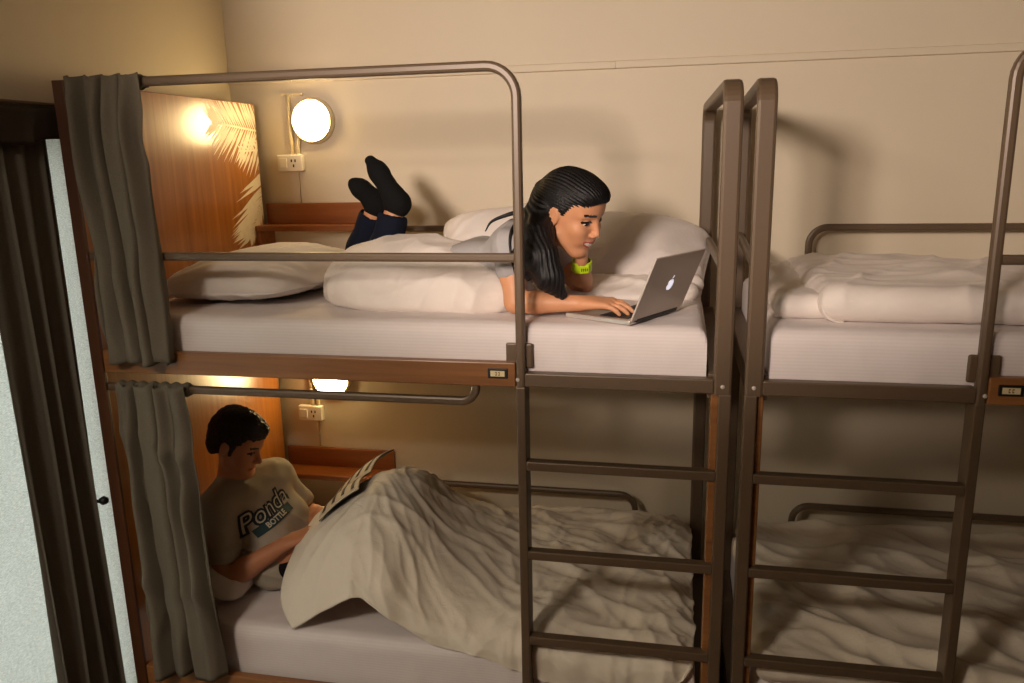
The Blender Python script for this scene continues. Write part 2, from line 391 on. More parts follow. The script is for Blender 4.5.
def frame(fwd, up):
    """columns: forward, left, up"""
    f = unit(fwd); u = np.array(up, float); u = unit(u - f * (u @ f)); return np.stack([f, np.cross(u, f), u], 1)
# ------------------------------------------------------------------ the room
YB = 1.18; XL = -0.10; XR = 5.2; YF = -4.2; ZC = 3.0
def struct(name, vf, mat, **kw): return mobj(name, vf[0], vf[1], mat, kind='structure', **kw)
struct('floor', box((XL - .2, YF - .2, -.1), (XR + .2, YB + .2, 0)), 'floor', label='dark wooden floor under the bunks', cat='floor')
struct('ceiling', box((XL - .2, YF - .2, ZC), (XR + .2, YB + .2, ZC + .1)), 'ceil', label='plain ceiling of the dormitory room, darkened to cut bounced light', cat='ceiling')
struct('wall_back', box((XL - .2, YB, 0), (XR + .2, YB + .2, ZC)), 'wall', label='long cream painted wall behind both bunks', cat='wall')
struct('wall_right', box((XR, YF, 0), (XR + .2, YB, ZC)), 'wall_dim', label='unseen side wall beyond the far bunk, darkened to cut bounced light', cat='wall')
struct('wall_front', box((XL - .2, YF - .2, 0), (XR + .2, YF, ZC)), 'wall_dim', label='unseen wall opposite the bunks, darkened to cut bounced light', cat='wall')
wy0, wy1, wz0, wz1 = -1.75, 0.16, 0.12, 2.26
struct('wall_left', merge(box((XL - .2, YF, 0), (XL, wy0, ZC)), box((XL - .2, wy1, 0), (XL, YB, ZC)), box((XL - .2, wy0, wz1), (XL, wy1, ZC)), box((XL - .2, wy0, 0), (XL, wy1, wz0))),
       'wall', label='cream side wall with the curtained window', cat='wall')
win = empty('window_1', (XL - .12, (wy0 + wy1) / 2, wz0), 'daylit window behind the grey curtains', 'window'); win['kind'] = 'structure'
fr = []
for a, b in (((wy0, wz0), (wy0 + .05, wz1)), ((wy1 - .05, wz0), (wy1, wz1)), ((wy0, wz0), (wy1, wz0 + .05)), ((wy0, wz1 - .05), (wy1, wz1)), ((-.82, wz0), (-.77, wz1))):
    fr.append(box((XL - .15, a[0], a[1]), (XL - .09, b[0], b[1]), .004))
mobj('window_frame', *merge(*fr), 'white_pl', win)
for a, b in ((wy0 + .05, -.82), (-.77, wy1 - .05)):
    mobj('pane', *box((XL - .124, a, wz0 + .05), (XL - .118, b, wz1 - .05)), 'glass', win)
struct('trim_1', merge(box((XL, YB - .014, 2.503), (XR, YB, 2.533), .004), *[box((x - .012, YB - .017, 2.503), (x + .012, YB, 2.53), .003) for x in (0.2, 1.62, 3.3)]), 'wall',
       label='thin cream trunking strip running along the back wall', cat='trim')

# ------------------------------------------------------------------ window curtains
def curtain_sheet(P0, P1, ztop, zbot, folds, amp, nrm, nu=150, nz=50, seed=1, gather=0.0, flare=0.0, th=.003):
    """hanging cloth between plan points P0 and P1; folds deepen downwards"""
    P0 = np.array(P0, float); P1 = np.array(P1, float); nrm = np.array(nrm, float)
    u = np.linspace(0, 1, nu); t = np.linspace(0, 1, nz); U, T = np.meshgrid(u, t, indexing='ij')
    ph = U * folds * 2 * math.pi + 1.3 * pn(np.stack([U * 3.1 + seed, T * 1.2, U * 0 + seed], -1)) * 3 + 0.5 * np.sin(T * 2 + seed)
    a = amp * (0.55 + 0.45 * T) * (0.75 + 0.6 * pn(np.stack([U * 5 + seed * 3, T * 1.5, U * 0], -1)))
    off = a * (np.sin(ph) + 0.35 * np.sin(2.1 * ph + seed))
    lat = 0.012 * np.cos(ph) * (T + .3)
    mid = 0.5 + gather; Uw = U + (U - mid) * flare * T
    P = P0[None, None] + (P1 - P0)[None, None] * Uw[..., None]
    P = np.concatenate([P, np.zeros(P.shape[:2] + (1,))], -1)
    P[..., :2] += nrm[None, None] * off[..., None] + unit(P1 - P0)[None, None] * lat[..., None]
    P[..., 2] = ztop + (zbot - ztop) * T + 0.01 * np.sin(ph * .5 + seed) * T
    return solid_sheet(P, th)
v, f = curtain_sheet((-.080, .20), (-.080, -1.8), 2.30, .03, 9, .007, (1, 0), seed=2, nu=220)
mobj('sheer_curtain', v, f, 'sheer', smooth=True, label='pale backlit sheer curtain glowing in the window daylight', cat='curtain')
v, f = curtain_sheet((-.050, -.012), (-.050, -.315), 2.29, .03, 3.6, .018, (1, 0), seed=5, nu=140)
mobj('window_drape', v, f, 'drape', smooth=True, label='dark grey gathered drape hanging before the sheer curtain', cat='curtain')
pel = empty('curtain_pelmet', (-.06, -.8, 2.24), 'dark cloth pelmet band across the top of the window', 'pelmet')
v, f = curtain_sheet((-.018, .22), (-.018, -1.8), 2.335, 2.235, 14, .004, (1, 0), seed=9, nu=160, nz=8, th=.004)
mobj('pelmet_cloth', v, f, 'pelmet', pel, smooth=True)
mobj('pelmet_board', *box((XL, -1.82, 2.325), (-.026, .24, 2.342), .003), 'pelmet', pel)
mobj('curtain_track', *rod([(-.045, -1.8, 2.349), (-.045, .22, 2.349)], .007), 'steel', pel)
tb = empty('curtain_tieback', (-.055, -.03, 1.03), 'small dark tieback hook on the window curtain edge', 'tieback')
mobj('hook_stem', *rod([(-.098, -.035, 1.03), (-.055, -.035, 1.03), (-.02, -.035, 1.036)], .006), 'black', tb, smooth=True)
mobj('hook_knob', *rod([(-.03, -.036, 1.036), (-.018, -.036, 1.037), (-.006, -.036, 1.038)], [.010, .016, .012]), 'black', tb, smooth=True)

# ------------------------------------------------------------------ bunk beds
CX = 2.0725
LEV = 1.18
def bunk(mirror, label):
    mx = (lambda vf: mirx(vf, CX)) if mirror else (lambda vf: vf)
    X = (lambda x: 2 * CX - x) if mirror else (lambda x: x)
    b = empty('bunk_bed', (X(1.0), .55, 0), label, 'bunk bed', 'two steel and wood bunk beds end to end')
    def part(name, vf, mat, parent=b, **kw):
        vf = mx(vf); return mobj(name, vf[0], vf[1], mat, parent, **kw)
    # headboard panel
    hp = part('headboard_panel', box((.004, -.012, 0), (.036, 1.135, 2.415), .003), 'panel', label='tall orange brown veneered panel')
    part('panel_edge', box((0, -.022, 0), (.042, -.010, 2.418), .002), 'panel_edge', hp)
    # upper guard rail: one bent tube running down as the ladder stile
    part('guard_rail', sweep(arc_path([(.036, 0, 2.405), (1.449, 0, 2.405), (1.449, 0, 0)], .085), .03, .028, (0, 1, 0)), 'steel', smooth=False)
    part('guard_mid_rail', sweep([(.036, 0, 1.876), (1.436, 0, 1.876)], .026, .026, (0, 1, 0)), 'steel')
    # foot end frame, an upside down U across the depth
    part('end_frame', sweep(arc_path([(2.030, 0, 1.490), (2.030, 0, 2.335), (2.006, 1.085, 2.335), (2.006, 1.085, 0)], .06), .052, .03, (1, 0, 0)), 'steel')
    part('end_cross_rail', sweep([(2.030, .014, 1.835), (2.006, 1.07, 1.835)], .024, .03, (1, 0, 0)), 'steel')
    part('wooden_post', box((2.000, .004, .02), (2.0215, .075, 1.49), .003), 'beam')
    # ladder
    part('ladder_stile', box((1.4355, -.0155, 0), (1.4635, .052, 1.492), .004), 'steel')
    part('ladder_stile', box((2.0195, -.0165, 0), (2.0555, .034, 1.492), .004), 'steel')
    for z in (1.245, .948, .650, .352):
        part('rung', box((1.462, -.016, z - .017), (2.0205, .018, z + .013), .004), 'steel')
    for lev, nm in ((0, 'upper'), (-LEV, 'lower')):
        part('side_board', box((.036, -.014, 1.491 + lev), (1.434, .016, 1.566 + lev), .004), 'beam')
        part('front_beam', box((1.462, -.015, 1.493 + lev), (2.006, .022, 1.535 + lev), .004), 'steel')
        part('end_beam', box((1.99, .016, 1.47 + lev), (2.045, 1.072, 1.545 + lev), .004), 'steel')
        part('back_beam', box((.036, 1.07, 1.49 + lev), (1.995, 1.10, 1.55 + lev), .004), 'steel')
        part('bed_board', box((.036, .016, 1.505 + lev), (1.992, 1.07, 1.53 + lev), .002), 'board')
        part('wall_rail', sweep(arc_path([(.50, 1.085, 1.867 + lev), (1.74, 1.085, 1.867 + lev), (1.74, 1.085, 1.53 + lev)], .07), .026, .026, (0, 1, 0)), 'steel')
    pl = part('bracket_plate', box((1.402, .004, 1.545), (1.484, .016, 1.622), .006), 'steel')
    # lower curtain rail hung below the side board
    part('curtain_rail', sweep(arc_path([(.036, 0, 1.438), (1.308, 0, 1.438), (1.308, 0, 1.495)], .045), .024, .026, (0, 1, 0)), 'steel')
    npl = part('number_plate', box((1.350, -.0175, 1.517), (1.411, -.013, 1.548), .002), 'black', label='small dark number plate holder')
    part('number_card', box((1.359, -.0195, 1.524), (1.402, -.0172, 1.541)), 'card', npl)
    for k, (x0, s) in enumerate(((1.374, 1), (1.383, 1))):
        g = merge(box((x0, -.0203, 1.527), (x0 + .0045, -.0193, 1.530)), box((x0, -.0203, 1.535), (x0 + .0045, -.0193, 1.538)), box((x0 + .003, -.0203, 1.528), (x0 + .0045, -.0193, 1.537)))
        mobj('numeral', *( (mirx(g, CX)) if mirror else g), 'shelf', npl)
    for (x, z) in ((1.441, 1.515), (2.030, 1.515)):
        part('bolt', lathe([(.006, 0), (.006, .003), (.003, .005)], (x, -.014, z), ns=10), 'alu')
    return b, hp
bunkL, panelL = bunk(False, 'steel and wood bunk bed beside the window, with two people on it')
bunkR, panelR = bunk(True, 'steel and wood bunk bed at the right, empty and cut by the photo edge')

# palm leaf print on the upper headboard panel
def frond(root, tip, sag, n, ll, spread, wmax, side=(1, 1), t0=0.05):
    out = []; r = np.array(root, float); t = np.array(tip, float); d = t - r; L = np.linalg.norm(d); d /= L; pr = np.array([-d[1], d[0]])
    def pt(s): return r + d * L * s + pr * sag * math.sin(math.pi * s * .8)
    polys = []
    for i in range(n):
        s = t0 + (1 - t0) * i / n; p = pt(s); dd = unit(pt(min(1, s + .02)) - pt(s - .02)); pp = np.array([-dd[1], dd[0]])
        for sd, use in ((1, side[0]), (-1, side[1])):
            if not use: continue
            a = math.radians(spread * (1 - .45 * s) + random.uniform(-5, 5)); q = dd * math.cos(a) + pp * sd * math.sin(a)
            l = ll * (0.55 + .9 * math.sin(math.pi * min(1, s * .85 + .15))) * use * random.uniform(.85, 1.05); qn = np.array([-q[1], q[0]]); wd = wmax * random.uniform(.7, 1.1)
            polys.append([p - qn * wd * .3, p + q * l * .35 - qn * wd, p + q * l, p + q * l * .35 + qn * wd, p + qn * wd * .3])
    for i in range(14):
        a, b = pt(i / 14), pt((i + 1) / 14); e = unit(b - a); en = np.array([-e[1], e[0]]) * .0045
        polys.append([a - en, b - en, b + en, a + en])
    return polys
def clip(poly, ax, val, keep_less):
    out = []
    for i in range(len(poly)):
        a, b = poly[i], poly[(i + 1) % len(poly)]; ia = (a[ax] <= val) == keep_less; ib = (b[ax] <= val) == keep_less
        if ia: out.append(a)
        if ia != ib: t = (val - a[ax]) / (b[ax] - a[ax]); out.append(a + (b - a) * t)
    return out
polys = frond((1.20, 2.295), (.78, 2.325), .0, 22, .150, 62, .0095, (1, 1)) + frond((1.20, 2.15), (.985, 1.84), .03, 24, .20, 48, .0100, (0.4, 1)) + frond((1.22, 2.22), (.97, 2.21), .0, 9, .10, 60, .009, (1, .6))
V = []; F = []
for k, p in enumerate(polys):
    for ax, val, less in ((0, 1.132, True), (1, 2.412, True), (0, .05, False), (1, 1.72, False)):
        if len(p) > 2: p = clip(p, ax, val, less)
    if len(p) < 3: continue
    n = len(V); x = .0363 + .00004 * (k % 9)
    V += [(x, q[0], q[1]) for q in p]; F.append(list(range(n, n + len(p))))
mobj('palm_leaf_print', V, F, 'print', panelL, label='white palm frond print')

# ------------------------------------------------------------------ mattresses
def mattress(x0, x1, y0, y1, z0, z1, label, sag=0.0):
    nu, nv = 120, 64; bev = .035
    # rounded box wrapped as a grid over the top and down all four sides
    u = np.linspace(-1, 1, nu); vv = np.linspace(-1, 1, nv)
    def prof(t, L):      # arc-length style wrap: returns (coordinate -L..L, drop 0..H)
        H = z1 - z0; tot = L + H; s = np.abs(t) * tot; flat = L - bev; q = bev * math.pi / 2
        a = np.clip((s - flat) / q, 0, 1); c = np.minimum(s, flat) + bev * np.sin(a * math.pi / 2); dr = bev * (1 - np.cos(a * math.pi / 2)) + np.clip(s - flat - q, 0, None)
        return np.sign(t) * c, np.minimum(dr, H)
    cx, dx = prof(u, (x1 - x0) / 2); cy, dy = prof(vv, (y1 - y0) / 2)
    P = np.zeros((nu, nv, 3)); P[..., 0] = (x0 + x1) / 2 + cx[:, None]; P[..., 1] = (y0 + y1) / 2 + cy[None]
    drop = np.maximum(dx[:, None], dy[None]); P[..., 2] = z1 - drop
    n = gnormals(P); top = np.clip(1 - drop / .05, 0, 1)
    wr = 0.006 * pn(P * np.array([3, 4, 3]) + 2) * top + .004 * (creases(P, (1, .3, 0), 5, 8, 3) - .3) * top + .004 * (creases(P, (0.05, 0, 1), 9, 14, 4) - .2) * (1 - top) * np.clip((drop - .02) / .05, 0, 1)
    P += n * wr[..., None]; P[..., 2] -= sag * np.clip((P[..., 0] - x0) / (x1 - x0), 0, 1) * top
    V = P.reshape(-1, 3); return mobj('mattress', V, grid_faces(nu, nv).tolist() , 'sheet', smooth=True, label=label, cat='mattress', group='four sheeted mattresses on the bunks')
mattress(.042, 1.985, .020, 1.06, 1.532, 1.676, 'white sheeted mattress under the woman with the laptop')
mattress(.042, 1.985, .045, 1.06, .352, .548, 'white sheeted mattress under the reclining man')
mattress(2.16, 4.10, .020, 1.06, 1.532, 1.676, 'white sheeted mattress on the empty upper right bunk')
mattress(2.16, 4.10, .045, 1.06, .352, .548, 'white sheeted mattress on the empty lower right bunk')

# ------------------------------------------------------------------ bed curtains
def bed_curtain(x0, x1, ztop, zbot, seed, label, flare, shift):
    nu, nz = 170, 60
    u = np.linspace(0, 1, nu); t = np.linspace(0, 1, nz); U, T = np.meshgrid(u, t, indexing='ij')
    ph = U * 4.4 * 2 * math.pi + 2.6 * pn(np.stack([U * 2.7 + seed, T * 1.6, U * 0 + seed], -1)) * 2
    a = .032 * (0.6 + .5 * T) * (0.8 + .9 * pn(np.stack([U * 4 + seed * 3, T * 1.2, U * 0], -1)))
    pinch = np.exp(-((T - .0) / .12) ** 2)
    off = a * (np.sin(ph) + .45 * np.sin(1.7 * ph + seed + 2 * T)) * (1 - .35 * pinch)
    P = np.zeros((nu, nz, 3))
    P[..., 0] = x0 + (x1 - x0) * (U + (U - .5) * flare * T) + shift * T + .012 * np.cos(ph) * (.4 + T)
    P[..., 1] = -.040 - .004 * T + off
    P[..., 2] = ztop + (zbot - ztop) * T + (.008 * np.sin(ph * .5 + seed)) * T + .004 * np.sin(ph) * (1 - T)
    # diagonal drag folds below the hem stitching
    P[..., 1] -= .022 * creases(P, (.45, 0, 1), seed, 13, 1.8, 2.0) * np.clip(T * 5, 0, 1) * np.clip(1.3 - T, 0, 1)
    return P
for x0, x1, zt, zb, sd, lab, fl, sh in ((.055, .312, 2.425, 1.540, 3, 'taupe privacy curtain gathered on the upper bunk rail', -.10, .024), (.085, .345, 1.458, .40, 8, 'taupe privacy curtain gathered on the lower bunk rail', .10, .04)):
    P = bed_curtain(x0, x1, zt, zb, sd, lab, fl, sh); c = empty('bed_curtain', (float(x0 + x1) / 2, -.04, zb), lab, 'curtain', 'privacy curtains on the left bunk')
    mobj('curtain_cloth', *solid_sheet(P, .003), 'curtain', c, smooth=True)
    Q = P[:, :8].copy(); nm = gnormals(Q); Q = Q + nm * (.0035 if nm[..., 1].mean() < 0 else -.0035) * 1.0
    # sleeve over the rail
    nsl = 40; S = np.zeros((nsl, 14, 3)); uu = np.linspace(0, 1, nsl)
    for j in range(14):
        a = math.radians(-70 + 320 * j / 13); rr = .021 + .004 * np.sin(uu * 40 + sd)
        S[:, j, 0] = x0 + (x1 - x0) * uu; S[:, j, 1] = -rr * math.cos(a); S[:, j, 2] = zt - .021 + rr * math.sin(a)
    mobj('rail_sleeve', *solid_sheet(S, .002), 'curtain', c, smooth=True)

# ------------------------------------------------------------------ wall lamps, sockets, conduits, shelves
for z, nm in ((2.337, 'upper'), (2.337 - LEV, 'lower')):
    l = empty('wall_lamp', (.298, YB, z - .1), 'round lit wall lamp above the %s' % ('upper shelf, beside the palm print' if nm == 'upper' else 'lower shelf, half hidden by the bunk board'), 'lamp', 'round lit wall lamps')
    c = (.298, YB, z)
    mobj('lamp_base', *lathe([(.100, 0), (.100, .018), (.094, .026), (.088, .028)], c), 'cream_pl', l, smooth=True)
    mobj('lamp_glass', *lathe([(.088, .024), (.087, .034), (.080, .048), (.064, .060), (.040, .068), (.012, .071)], c), 'bulb', l, smooth=True)
    mobj('lamp_ring', *lathe([(.094, .022), (.095, .032), (.0905, .037), (.0885, .033)], c), 'cream_pl', l, smooth=True)
    s = empty('wall_socket', (.178, YB, z - .22), 'white double socket plate on the wall below the %s lamp' % nm, 'socket', 'white wall sockets')
    zc = z - .181
    mobj('socket_plate', *box((.117, YB - .032, zc - .037), (.239, YB, zc + .037), .005), 'white_pl', s)
    mobj('switch_rocker', *box((.128, YB - .036, zc - .022), (.166, YB - .031, zc + .022), .002), 'white_pl', s)
    for (px, pz, ang) in ((.188, .010, .5), (.206, .010, -.5), (.197, -.012, 0)):
        mobj('socket_hole', *box((px - .003, YB - .0335, zc + pz - .006), (px + .003, YB - .0315, zc + pz + .006)), 'black', s)
    zt = min(2.452, 3) if nm == 'upper' else z + .115
    cd = empty('wall_conduit', (.19, YB, zc + .03), 'cream cable conduits rising from the %s wall socket' % nm, 'conduit', 'cable conduits on the wall')
    mobj('riser_pipe', *rod([(.186, YB - .010, zc + .03), (.184, YB - .010, zc + .12), (.183, YB - .010, zt)], .010), 'cream_pl', cd, smooth=True)
    mobj('branch_pipe', *rod([(.214, YB - .010, zc + .03), (.216, YB - .010, zc + .07), (.224, YB - .010, zc + .115)], .009), 'cream_pl', cd, smooth=True)
    mobj('conduit_cap', *box((.152, YB - .014, zt - .004), (.256, YB, zt + .006), .002), 'cream_pl', cd)
    mobj('cable', *rod([(.205, YB - .004, zc - .034), (.207, YB - .004, zc - .10), (.206, YB - .004, zc - .185)], .003, 6), 'cream_pl', cd, smooth=True)
    sz = z - .477
    sh = empty('wall_shelf', (.29, 1.11, sz - .1), 'narrow red-brown wooden shelf on the wall by the %s' % ('feet on the upper bunk' if nm == 'upper' else 'man on the lower bunk'), 'shelf', 'wooden wall shelves')
    xe = .545 if nm == 'upper' else .60
    mobj('shelf_board', *box((.037, 1.045, sz), (xe, YB, sz + .024), .003), 'shelf', sh)
    mobj('shelf_back', *box((.037, YB - .018, sz + .024), (xe - .01, YB, sz + .118), .003), 'shelf', sh)
    mobj('shelf_bracket', *box((.037, 1.05, sz - .10), (.062, YB, sz), .003), 'shelf', sh)
# ------------------------------------------------------------------ bedding
def pillow(label, cen, a, b, H, R, seed, flat=.45, mat='pillow', wr=1.0):
    """closed cushion, half sizes a,b, half height H; R columns give its own axes"""
    n, m = 64, 52; u = np.linspace(-1, 1, n); v = np.linspace(-1, 1, m); U, Vv = np.meshgrid(u, v, indexing='ij')
    X = a * U * (1 - .04 * (1 - Vv ** 2)) * np.sqrt(1 - .20 * Vv ** 6); Y = b * Vv * (1 - .04 * (1 - U ** 2)) * np.sqrt(1 - .20 * U ** 6); pr = (np.clip((1 - np.abs(U) ** 2.6) * (1 - np.abs(Vv) ** 2.6), 0, 1)) ** .55
    out = []
    for sg, hh in ((1, H), (-1, H * flat)):
        P = np.stack([X, Y, sg * hh * pr], -1); k = pn(np.stack([X * 4 + seed, Y * 4, X * 0 + seed], -1))
        e = (1 - pr) * pr * 4
        w_ = wr * (.012 * k * pr + .008 * (creases(P + seed, (1, .4, 0), seed, 16, 4) - .3) * e + .005 * (creases(P + seed, (.3, 1, 0), seed + 4, 12, 3) - .3) * pr)
        P[..., 2] += sg * w_; out.append(P)
    N = n * m; V = np.concatenate([out[0].reshape(-1, 3), out[1].reshape(-1, 3)]) @ np.array(R).T + np.array(cen)
    F = grid_faces(n, m); G = F[:, ::-1] + N
    bd = [i * m for i in range(n)] + [(n - 1) * m + j for j in range(1, m)] + [i * m + m - 1 for i in range(n - 2, -1, -1)] + [j for j in range(m - 2, 0, -1)]
    S = [[c, a_, a_ + N, c + N] for a_, c in zip(bd, bd[1:] + bd[:1])]
    return mobj('pillow', V, F.tolist() + G.tolist() + S, mat, smooth=True, label=label, cat='pillow', group='white pillows on the left bunk')
def rotm(rx, ry, rz):
    return np.array((Matrix.Rotation(math.radians(rz), 3, 'Z') @ Matrix.Rotation(math.radians(ry), 3, 'Y') @ Matrix.Rotation(math.radians(rx), 3, 'X')))
pillow('plump white pillow at the head end of the upper bunk', (.385, .52, 1.728), .28, .36, .125, rotm(0, -2, -8), 3, .38)
pillow('white pillow propped on the wall rail behind the woman', (1.215, .855, 1.805), .245, .175, .135, rotm(58, -8, 6), 11, .8, wr=1.6)
pillow('large white pillow propped behind the open laptop', (1.735, .80, 1.765), .28, .22, .145, rotm(34, 6, -6), 17, .6, wr=1.6)
pillow('squashed white pillow at the hip of the man', (.185, .36, .628), .15, .27, .075, rotm(0, 14, 6), 23, .6)

def lump(name, label, lo, hi, res, build, folds, mat, smooth=2, group=None):
    Fd = Field(lo, hi, res); build(Fd); V, F = Fd.mesh(smooth); N = vnormals(V, F); d = np.zeros(len(V))
    for al, sd, amp, ac, alf, p in folds: d += amp * (creases(V, al, sd, ac, alf, p) - .3)
    d += .006 * pn(V * 7 + 3)
    V = V + N * d[:, None] * np.clip((V[:, 2] - lo[2] - .02) / .04, 0.15, 1)[:, None]
    return mobj(name, V, F, mat, smooth=True, label=label, cat='duvet', group=group)
def b1(f):
    f.ell((.975, .44, 1.735), (.270, .25, .165), k=.05); f.ell((1.20, .36, 1.725), (.21, .20, .115), k=.09); f.ell((1.04, .40, 1.70), (.35, .235, .05), k=.05)
    f.ell((.835, .43, 1.75), (.13, .20, .10), k=.08); f.ell((1.30, .30, 1.71), (.11, .13, .06), k=.06)
    f.plane((0, 0, 1.674), (0, 0, -1), .012)
lump('duvet', 'bunched white duvet heaped in front of the woman', (.55, .05, 1.64), (1.52, .80, 1.98), .008, b1,
     (((1, -.25, 0), 3, .012, 7, 2.0, 2), ((.5, 1, .3), 8, .009, 9, 2.5, 2), ((1, .5, .5), 14, .005, 18, 4, 2)), 'duvet', group='white duvets on the bunks')
def b2(f):
    f.cap((1.44, .56, 1.69), (1.93, .50, 1.695), .045, .035, k=.04); f.cap((1.45, .40, 1.685), (1.66, .34, 1.685), .035, .025, k=.04); f.cap((1.50, .70, 1.69), (1.95, .66, 1.70), .05, .04, k=.04)
    f.ell((1.66, .56, 1.69), (.27, .16, .045), k=.05); f.plane((0, 0, 1.674), (0, 0, -1), .01)
lump('folded_blanket', 'crumpled white sheet under the elbow of the woman', (1.32, .22, 1.64), (2.02, .84, 1.82), .007, b2, (((1, -.1, 0), 5, .010, 10, 2, 2), ((1, .6, 0), 18, .006, 16, 3, 2)), 'duvet')

def slab(label, x0, x1, y0, y1, z0, th, seed, folds, mat='duvet', wob=.03, nu=200, nv=120, big=.02):
    bev = th * .5; u = np.linspace(-1, 1, nu); v = np.linspace(-1, 1, nv)
    def prof(t, L):
        tot = L - bev + bev * math.pi; s = np.abs(t) * tot; a = np.clip((s - (L - bev)) / bev, 0, math.pi)
        return np.sign(t) * (np.minimum(s, L - bev) + bev * np.sin(a)), bev * (1 - np.cos(a))
    cx, dx = prof(u, (x1 - x0) / 2); cy, dy = prof(v, (y1 - y0) / 2); P = np.zeros((nu, nv, 3))
    P[..., 0] = (x0 + x1) / 2 + cx[:, None] - np.sign(u)[:, None] * .07 * np.abs(v)[None] ** 8 * np.abs(u)[:, None] ** 8; P[..., 1] = (y0 + y1) / 2 + cy[None] - np.sign(v)[None] * .07 * np.abs(u)[:, None] ** 12 * np.abs(v)[None] ** 8; drop = np.maximum(dx[:, None], dy[None]); P[..., 2] = z0 + th - drop
    top = np.clip(1 - drop / th, 0, 1)
    n = gnormals(P); d = big * pn(P * np.array([3.2, 3.8, 2]) + seed)
    for al, sd, amp, ac, alf, p in folds: d = d + amp * (creases(P, al, sd, ac, alf, p) - .3)
    P = P + n * (d * (.25 + .75 * top))[..., None]
    wx = pn(np.stack([P[..., 1] * 3 + seed, P[..., 2] * 0, P[..., 0] * 0 + seed], -1)); wy = pn(np.stack([P[..., 0] * 3 + seed, P[..., 2] * 0 + 9, P[..., 0] * 0 + seed], -1))
    P[..., 0] += wob * wx * np.abs(u)[:, None] ** 3; P[..., 1] += wob * wy * np.abs(v)[None] ** 3
    P[..., 2] = np.maximum(P[..., 2], z0)
    return mobj('duvet', P.reshape(-1, 3), grid_faces(nu, nv), mat, smooth=True, label=label, cat='duvet', group='white duvets on the bunks')
slab('thick folded white duvet on the empty upper right bunk', 2.30, 4.0, .11, .98, 1.678, .100, 4, (((1, .15, 0), 6, .010, 6, 1.2, 2), ((.6, 1, 0), 12, .012, 6, 1.5, 2.5), ((1, .3, 0), 31, .004, 20, 3, 2)), big=.028)
slab('low white sheet fold at the foot of the upper right bunk', 2.175, 2.60, .16, 1.0, 1.677, .07, 14, (((.3, 1, 0), 6, .012, 9, 2, 2),), nu=70, nv=100)
slab('crumpled white duvet spread over the empty lower right bunk', 2.17, 4.05, .03, 1.04, .549, .085, 24,
     (((1, -.35, 0), 6, .030, 4, 1.2, 1.6), ((1, -.15, 0), 15, .016, 7, 2, 2), ((.7, -1, 0), 22, .014, 5, 2, 2), ((1, -.5, 0), 41, .005, 16, 3, 2)), mat='duvet_cream', big=.03)

# lower left duvet: draped over the knees of the man and spread to the foot end
C = [
 [(.600, .045, .556), (.535, .10, .64), (.535, .19, .745), (.535, .34, .80), (.535, .52, .80), (.545, .70, .72), (.56, .90, .60)],
 [(.745, .035, .655), (.700, .085, .760), (.675, .20, .865), (.675, .36, .905), (.675, .52, .90), (.68, .72, .80), (.69, .93, .60)],
 [(.868, .030, .715), (.855, .070, .835), (.835, .21, .965), (.835, .37, 1.000), (.835, .52, .985), (.84, .74, .86), (.85, .95, .60)],
 [(.985, .026, .645), (.975, .055, .780), (.955, .21, .935), (.95, .37, .975), (.95, .54, .95), (.95, .75, .82), (.96, .96, .60)],
 [(1.12, .040, .560), (1.11, .060, .650), (1.09, .19, .800), (1.085, .37, .835), (1.085, .56, .81), (1.09, .77, .74), (1.09, .98, .61)],
 [(1.29, .036, .540), (1.28, .048, .595), (1.27, .17, .690), (1.265, .38, .715), (1.265, .58, .71), (1.26, .79, .68), (1.26, .99, .62)],
 [(1.47, .030, .480), (1.47, .036, .575), (1.47, .16, .640), (1.465, .38, .655), (1.465, .60, .67), (1.46, .80, .66), (1.46, 1.0, .63)],
 [(1.70, .028, .430), (1.70, .034, .572), (1.70, .16, .620), (1.70, .38, .630), (1.70, .60, .645), (1.70, .80, .65), (1.70, 1.0, .64)],
 [(1.88, .028, .47), (1.88, .034, .575), (1.89, .16, .612), (1.89, .38, .62), (1.90, .60, .63), (1.90, .80, .64), (1.90, 1.0, .63)],
 [(1.97, .04, .56), (1.975, .07, .572), (1.98, .18, .58), (1.98, .38, .585), (1.98, .60, .59), (1.98, .80, .60), (1.98, 1.0, .60)],
]
P = net(np.array(C, float), 230, 130); nn = gnormals(P)
U, Vv = np.meshgrid(np.linspace(0, 1, 230), np.linspace(0, 1, 130), indexing='ij')
pk = np.array([.86, .37]); dx = P[..., 0] - pk[0]; dy = P[..., 1] - pk[1]; rad = np.hypot(dx, dy); ang = np.arctan2(dy, dx)
tent = np.clip(1 - np.abs(P[..., 0] - .92) / .38, 0, 1) ** .6
radial = ridge(np.stack([ang * 3.4 + 2 + .6 * pn(P * 5), rad * 2.0, ang * 0 + 4], -1), 1.5) * np.clip((rad - .08) / .22, 0, 1)
hang = creases(P, (.25, 0, 1), 7, 13, 1.6, 1.8)
flatw = np.clip((P[..., 0] - 1.02) / .3, 0, 1)
d = tent * (.020 * (radial - .3)) + .010 * tent * (hang - .3) * np.clip((P[..., 0] - .75) / .1, 0, 1)
d += flatw * (.022 * (creases(P, (1, -.25, 0), 3, 5, 1.4, 1.8) - .3) + .014 * (creases(P, (1, .25, 0), 13, 8, 2, 2) - .3) + .012 * (creases(P, (.7, -1, 0), 23, 7, 2, 2) - .3) + .008 * (creases(P, (1, -.3, 0), 33, 16, 3, 2) - .3) + .006 * (creases(P, (.4, 1, 0), 43, 18, 4, 2) - .3))
d += .006 * pn(P * 9) + tent * .006 * (creases(P, (.5, -.6, 1), 17, 22, 3, 2) - .3)
P = P + nn * (d * np.where(nn[..., 2].mean() > 0, 1, -1))[..., None]
P[..., 2] = np.where((P[..., 1] > .05) & (P[..., 1] < 1.05), np.maximum(P[..., 2], .557), P[..., 2])
